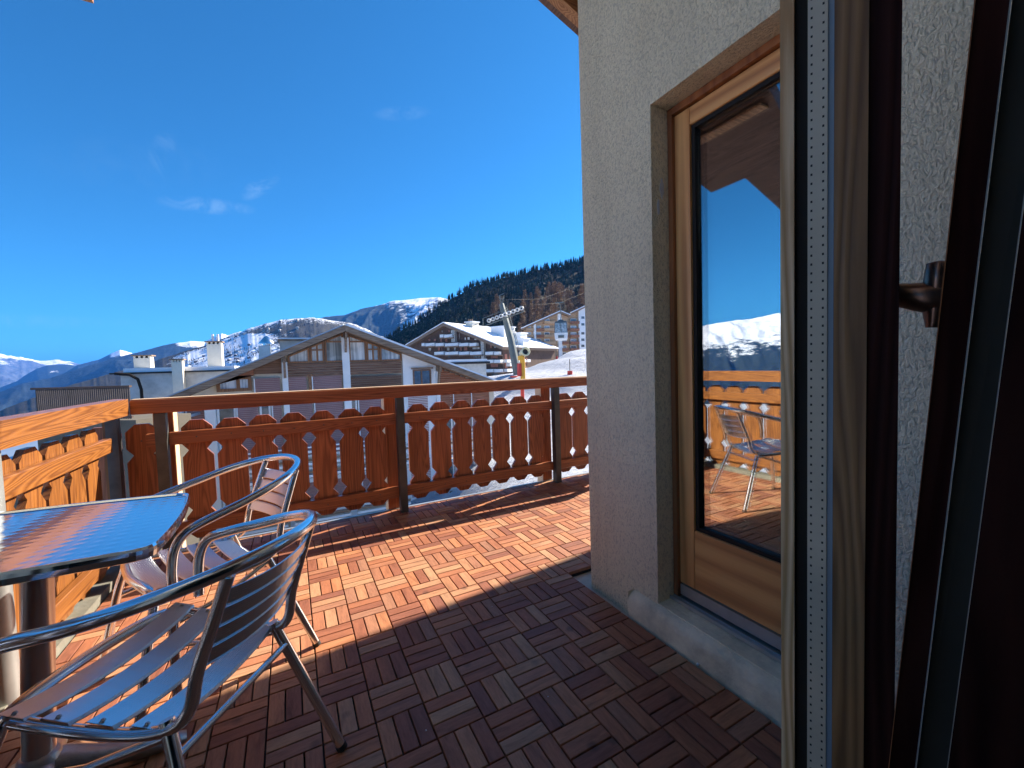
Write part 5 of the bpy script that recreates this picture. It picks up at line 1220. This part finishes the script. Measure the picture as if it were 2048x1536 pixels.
# padded posts
for k, (x, y, d, h, w_, lab, pole) in enumerate(((1028, 762, 46, .55, .42, 'red padding round the foot of the lift pylon and snow gun', 0), (1140, 750, 45, .45, .28, 'small red pad at the foot of a thin pole on the piste', 1.0),
                                 (1114, 728, 60, 1.1, .14, 'narrow red marker pole standing alone on the upper piste edge', 0), (971, 826, 38, 1.15, .20, 'leftmost red padded post, seen between handrail and boards of the far railing', 0), (1045, 790, 38, .5, .17, 'short red padded post visible just below the handrail, right of the pylon', 0))):
    p = at(x, y, d); t = thing('padded_post', lab, 'post', tuple(p), group='red padded posts on the piste')
    b = MB(); b.tube([(0, 0, -.5), (0, 0, h)], w_, 12); b.build('padding', M_red, t)
    b = MB(); b.tube([(0, 0, h+.001), (0, 0, h+.25+pole)], .035 if pole else .03, 6); b.build('pole', M_gasket, t)
# little houses on the far village slope
hm = [plain('far_chalet_wall', (0.09, 0.06, 0.045), .9), plain('far_house_wall', (.40, .38, .34), .9)]
vs_ = bpy.data.objects['village_slope'].data; vv = np.zeros(len(vs_.vertices)*3); vs_.vertices.foreach_get('co', vv); vv = vv.reshape(156, 640, 3)
rg_ = random.Random(5); k = 0; protoh = []
while k < 90:
    i = rg_.randint(9, 70); j = rg_.randint(365, 480)
    p = vv[i, j]
    if k < 2:
        t = thing('village_house', '', 'house'); s = 7
        b = MB(); b.box(-s, s, -s*.8, s*.8, -4, 8); b.build('wall', hm[k], t)
        b = MB(); b.hexa([(-s-1.5, -s*.8-1, 7.8), (0, -s*.8-1, 11.6), (0, s*.8+1, 11.6), (-s-1.5, s*.8+1, 7.8)], [(-s-1.5, -s*.8-1, 8.8), (0, -s*.8-1, 12.6), (0, s*.8+1, 12.6), (-s-1.5, s*.8+1, 8.8)])
        b.hexa([(s+1.5, -s*.8-1, 7.8), (0.01, -s*.8-1, 11.6), (0.01, s*.8+1, 11.6), (s+1.5, s*.8+1, 7.8)], [(s+1.5, -s*.8-1, 8.8), (0.01, -s*.8-1, 12.6), (0.01, s*.8+1, 12.6), (s+1.5, s*.8+1, 8.8)]); b.build('roof', M_rsnow, t); protoh.append(t)
    else: t = copy_tree(protoh[k % 2])
    t['group'] = 'tiny houses of the far village'; t['label'] = 'tiny chalet among the others on the far snowy village slope'
    t.location = p; t.rotation_euler = (0, 0, rg_.uniform(-.5, .5)); k += 1

# ------------------------------------------------------------------ haze
m = bpy.data.materials.new('haze_volume'); m.use_nodes = True; nt = m.node_tree; nt.nodes.clear()
o_ = N(nt, 'ShaderNodeOutputMaterial'); v_ = N(nt, 'ShaderNodeVolumePrincipled'); v_.inputs['Color'].default_value = (0.08, 0.34, 1.0, 1); v_.inputs['Density'].default_value = HAZE = 3.0e-5
v_.inputs['Anisotropy'].default_value = 0.2
nt.links.new(v_.outputs[0], o_.inputs['Volume'])
b = MB(); b.box(-61000, 61000, -61000, 61000, -1251.5, 1800); hz = b.build('haze', m); tag(hz, kind='stuff')
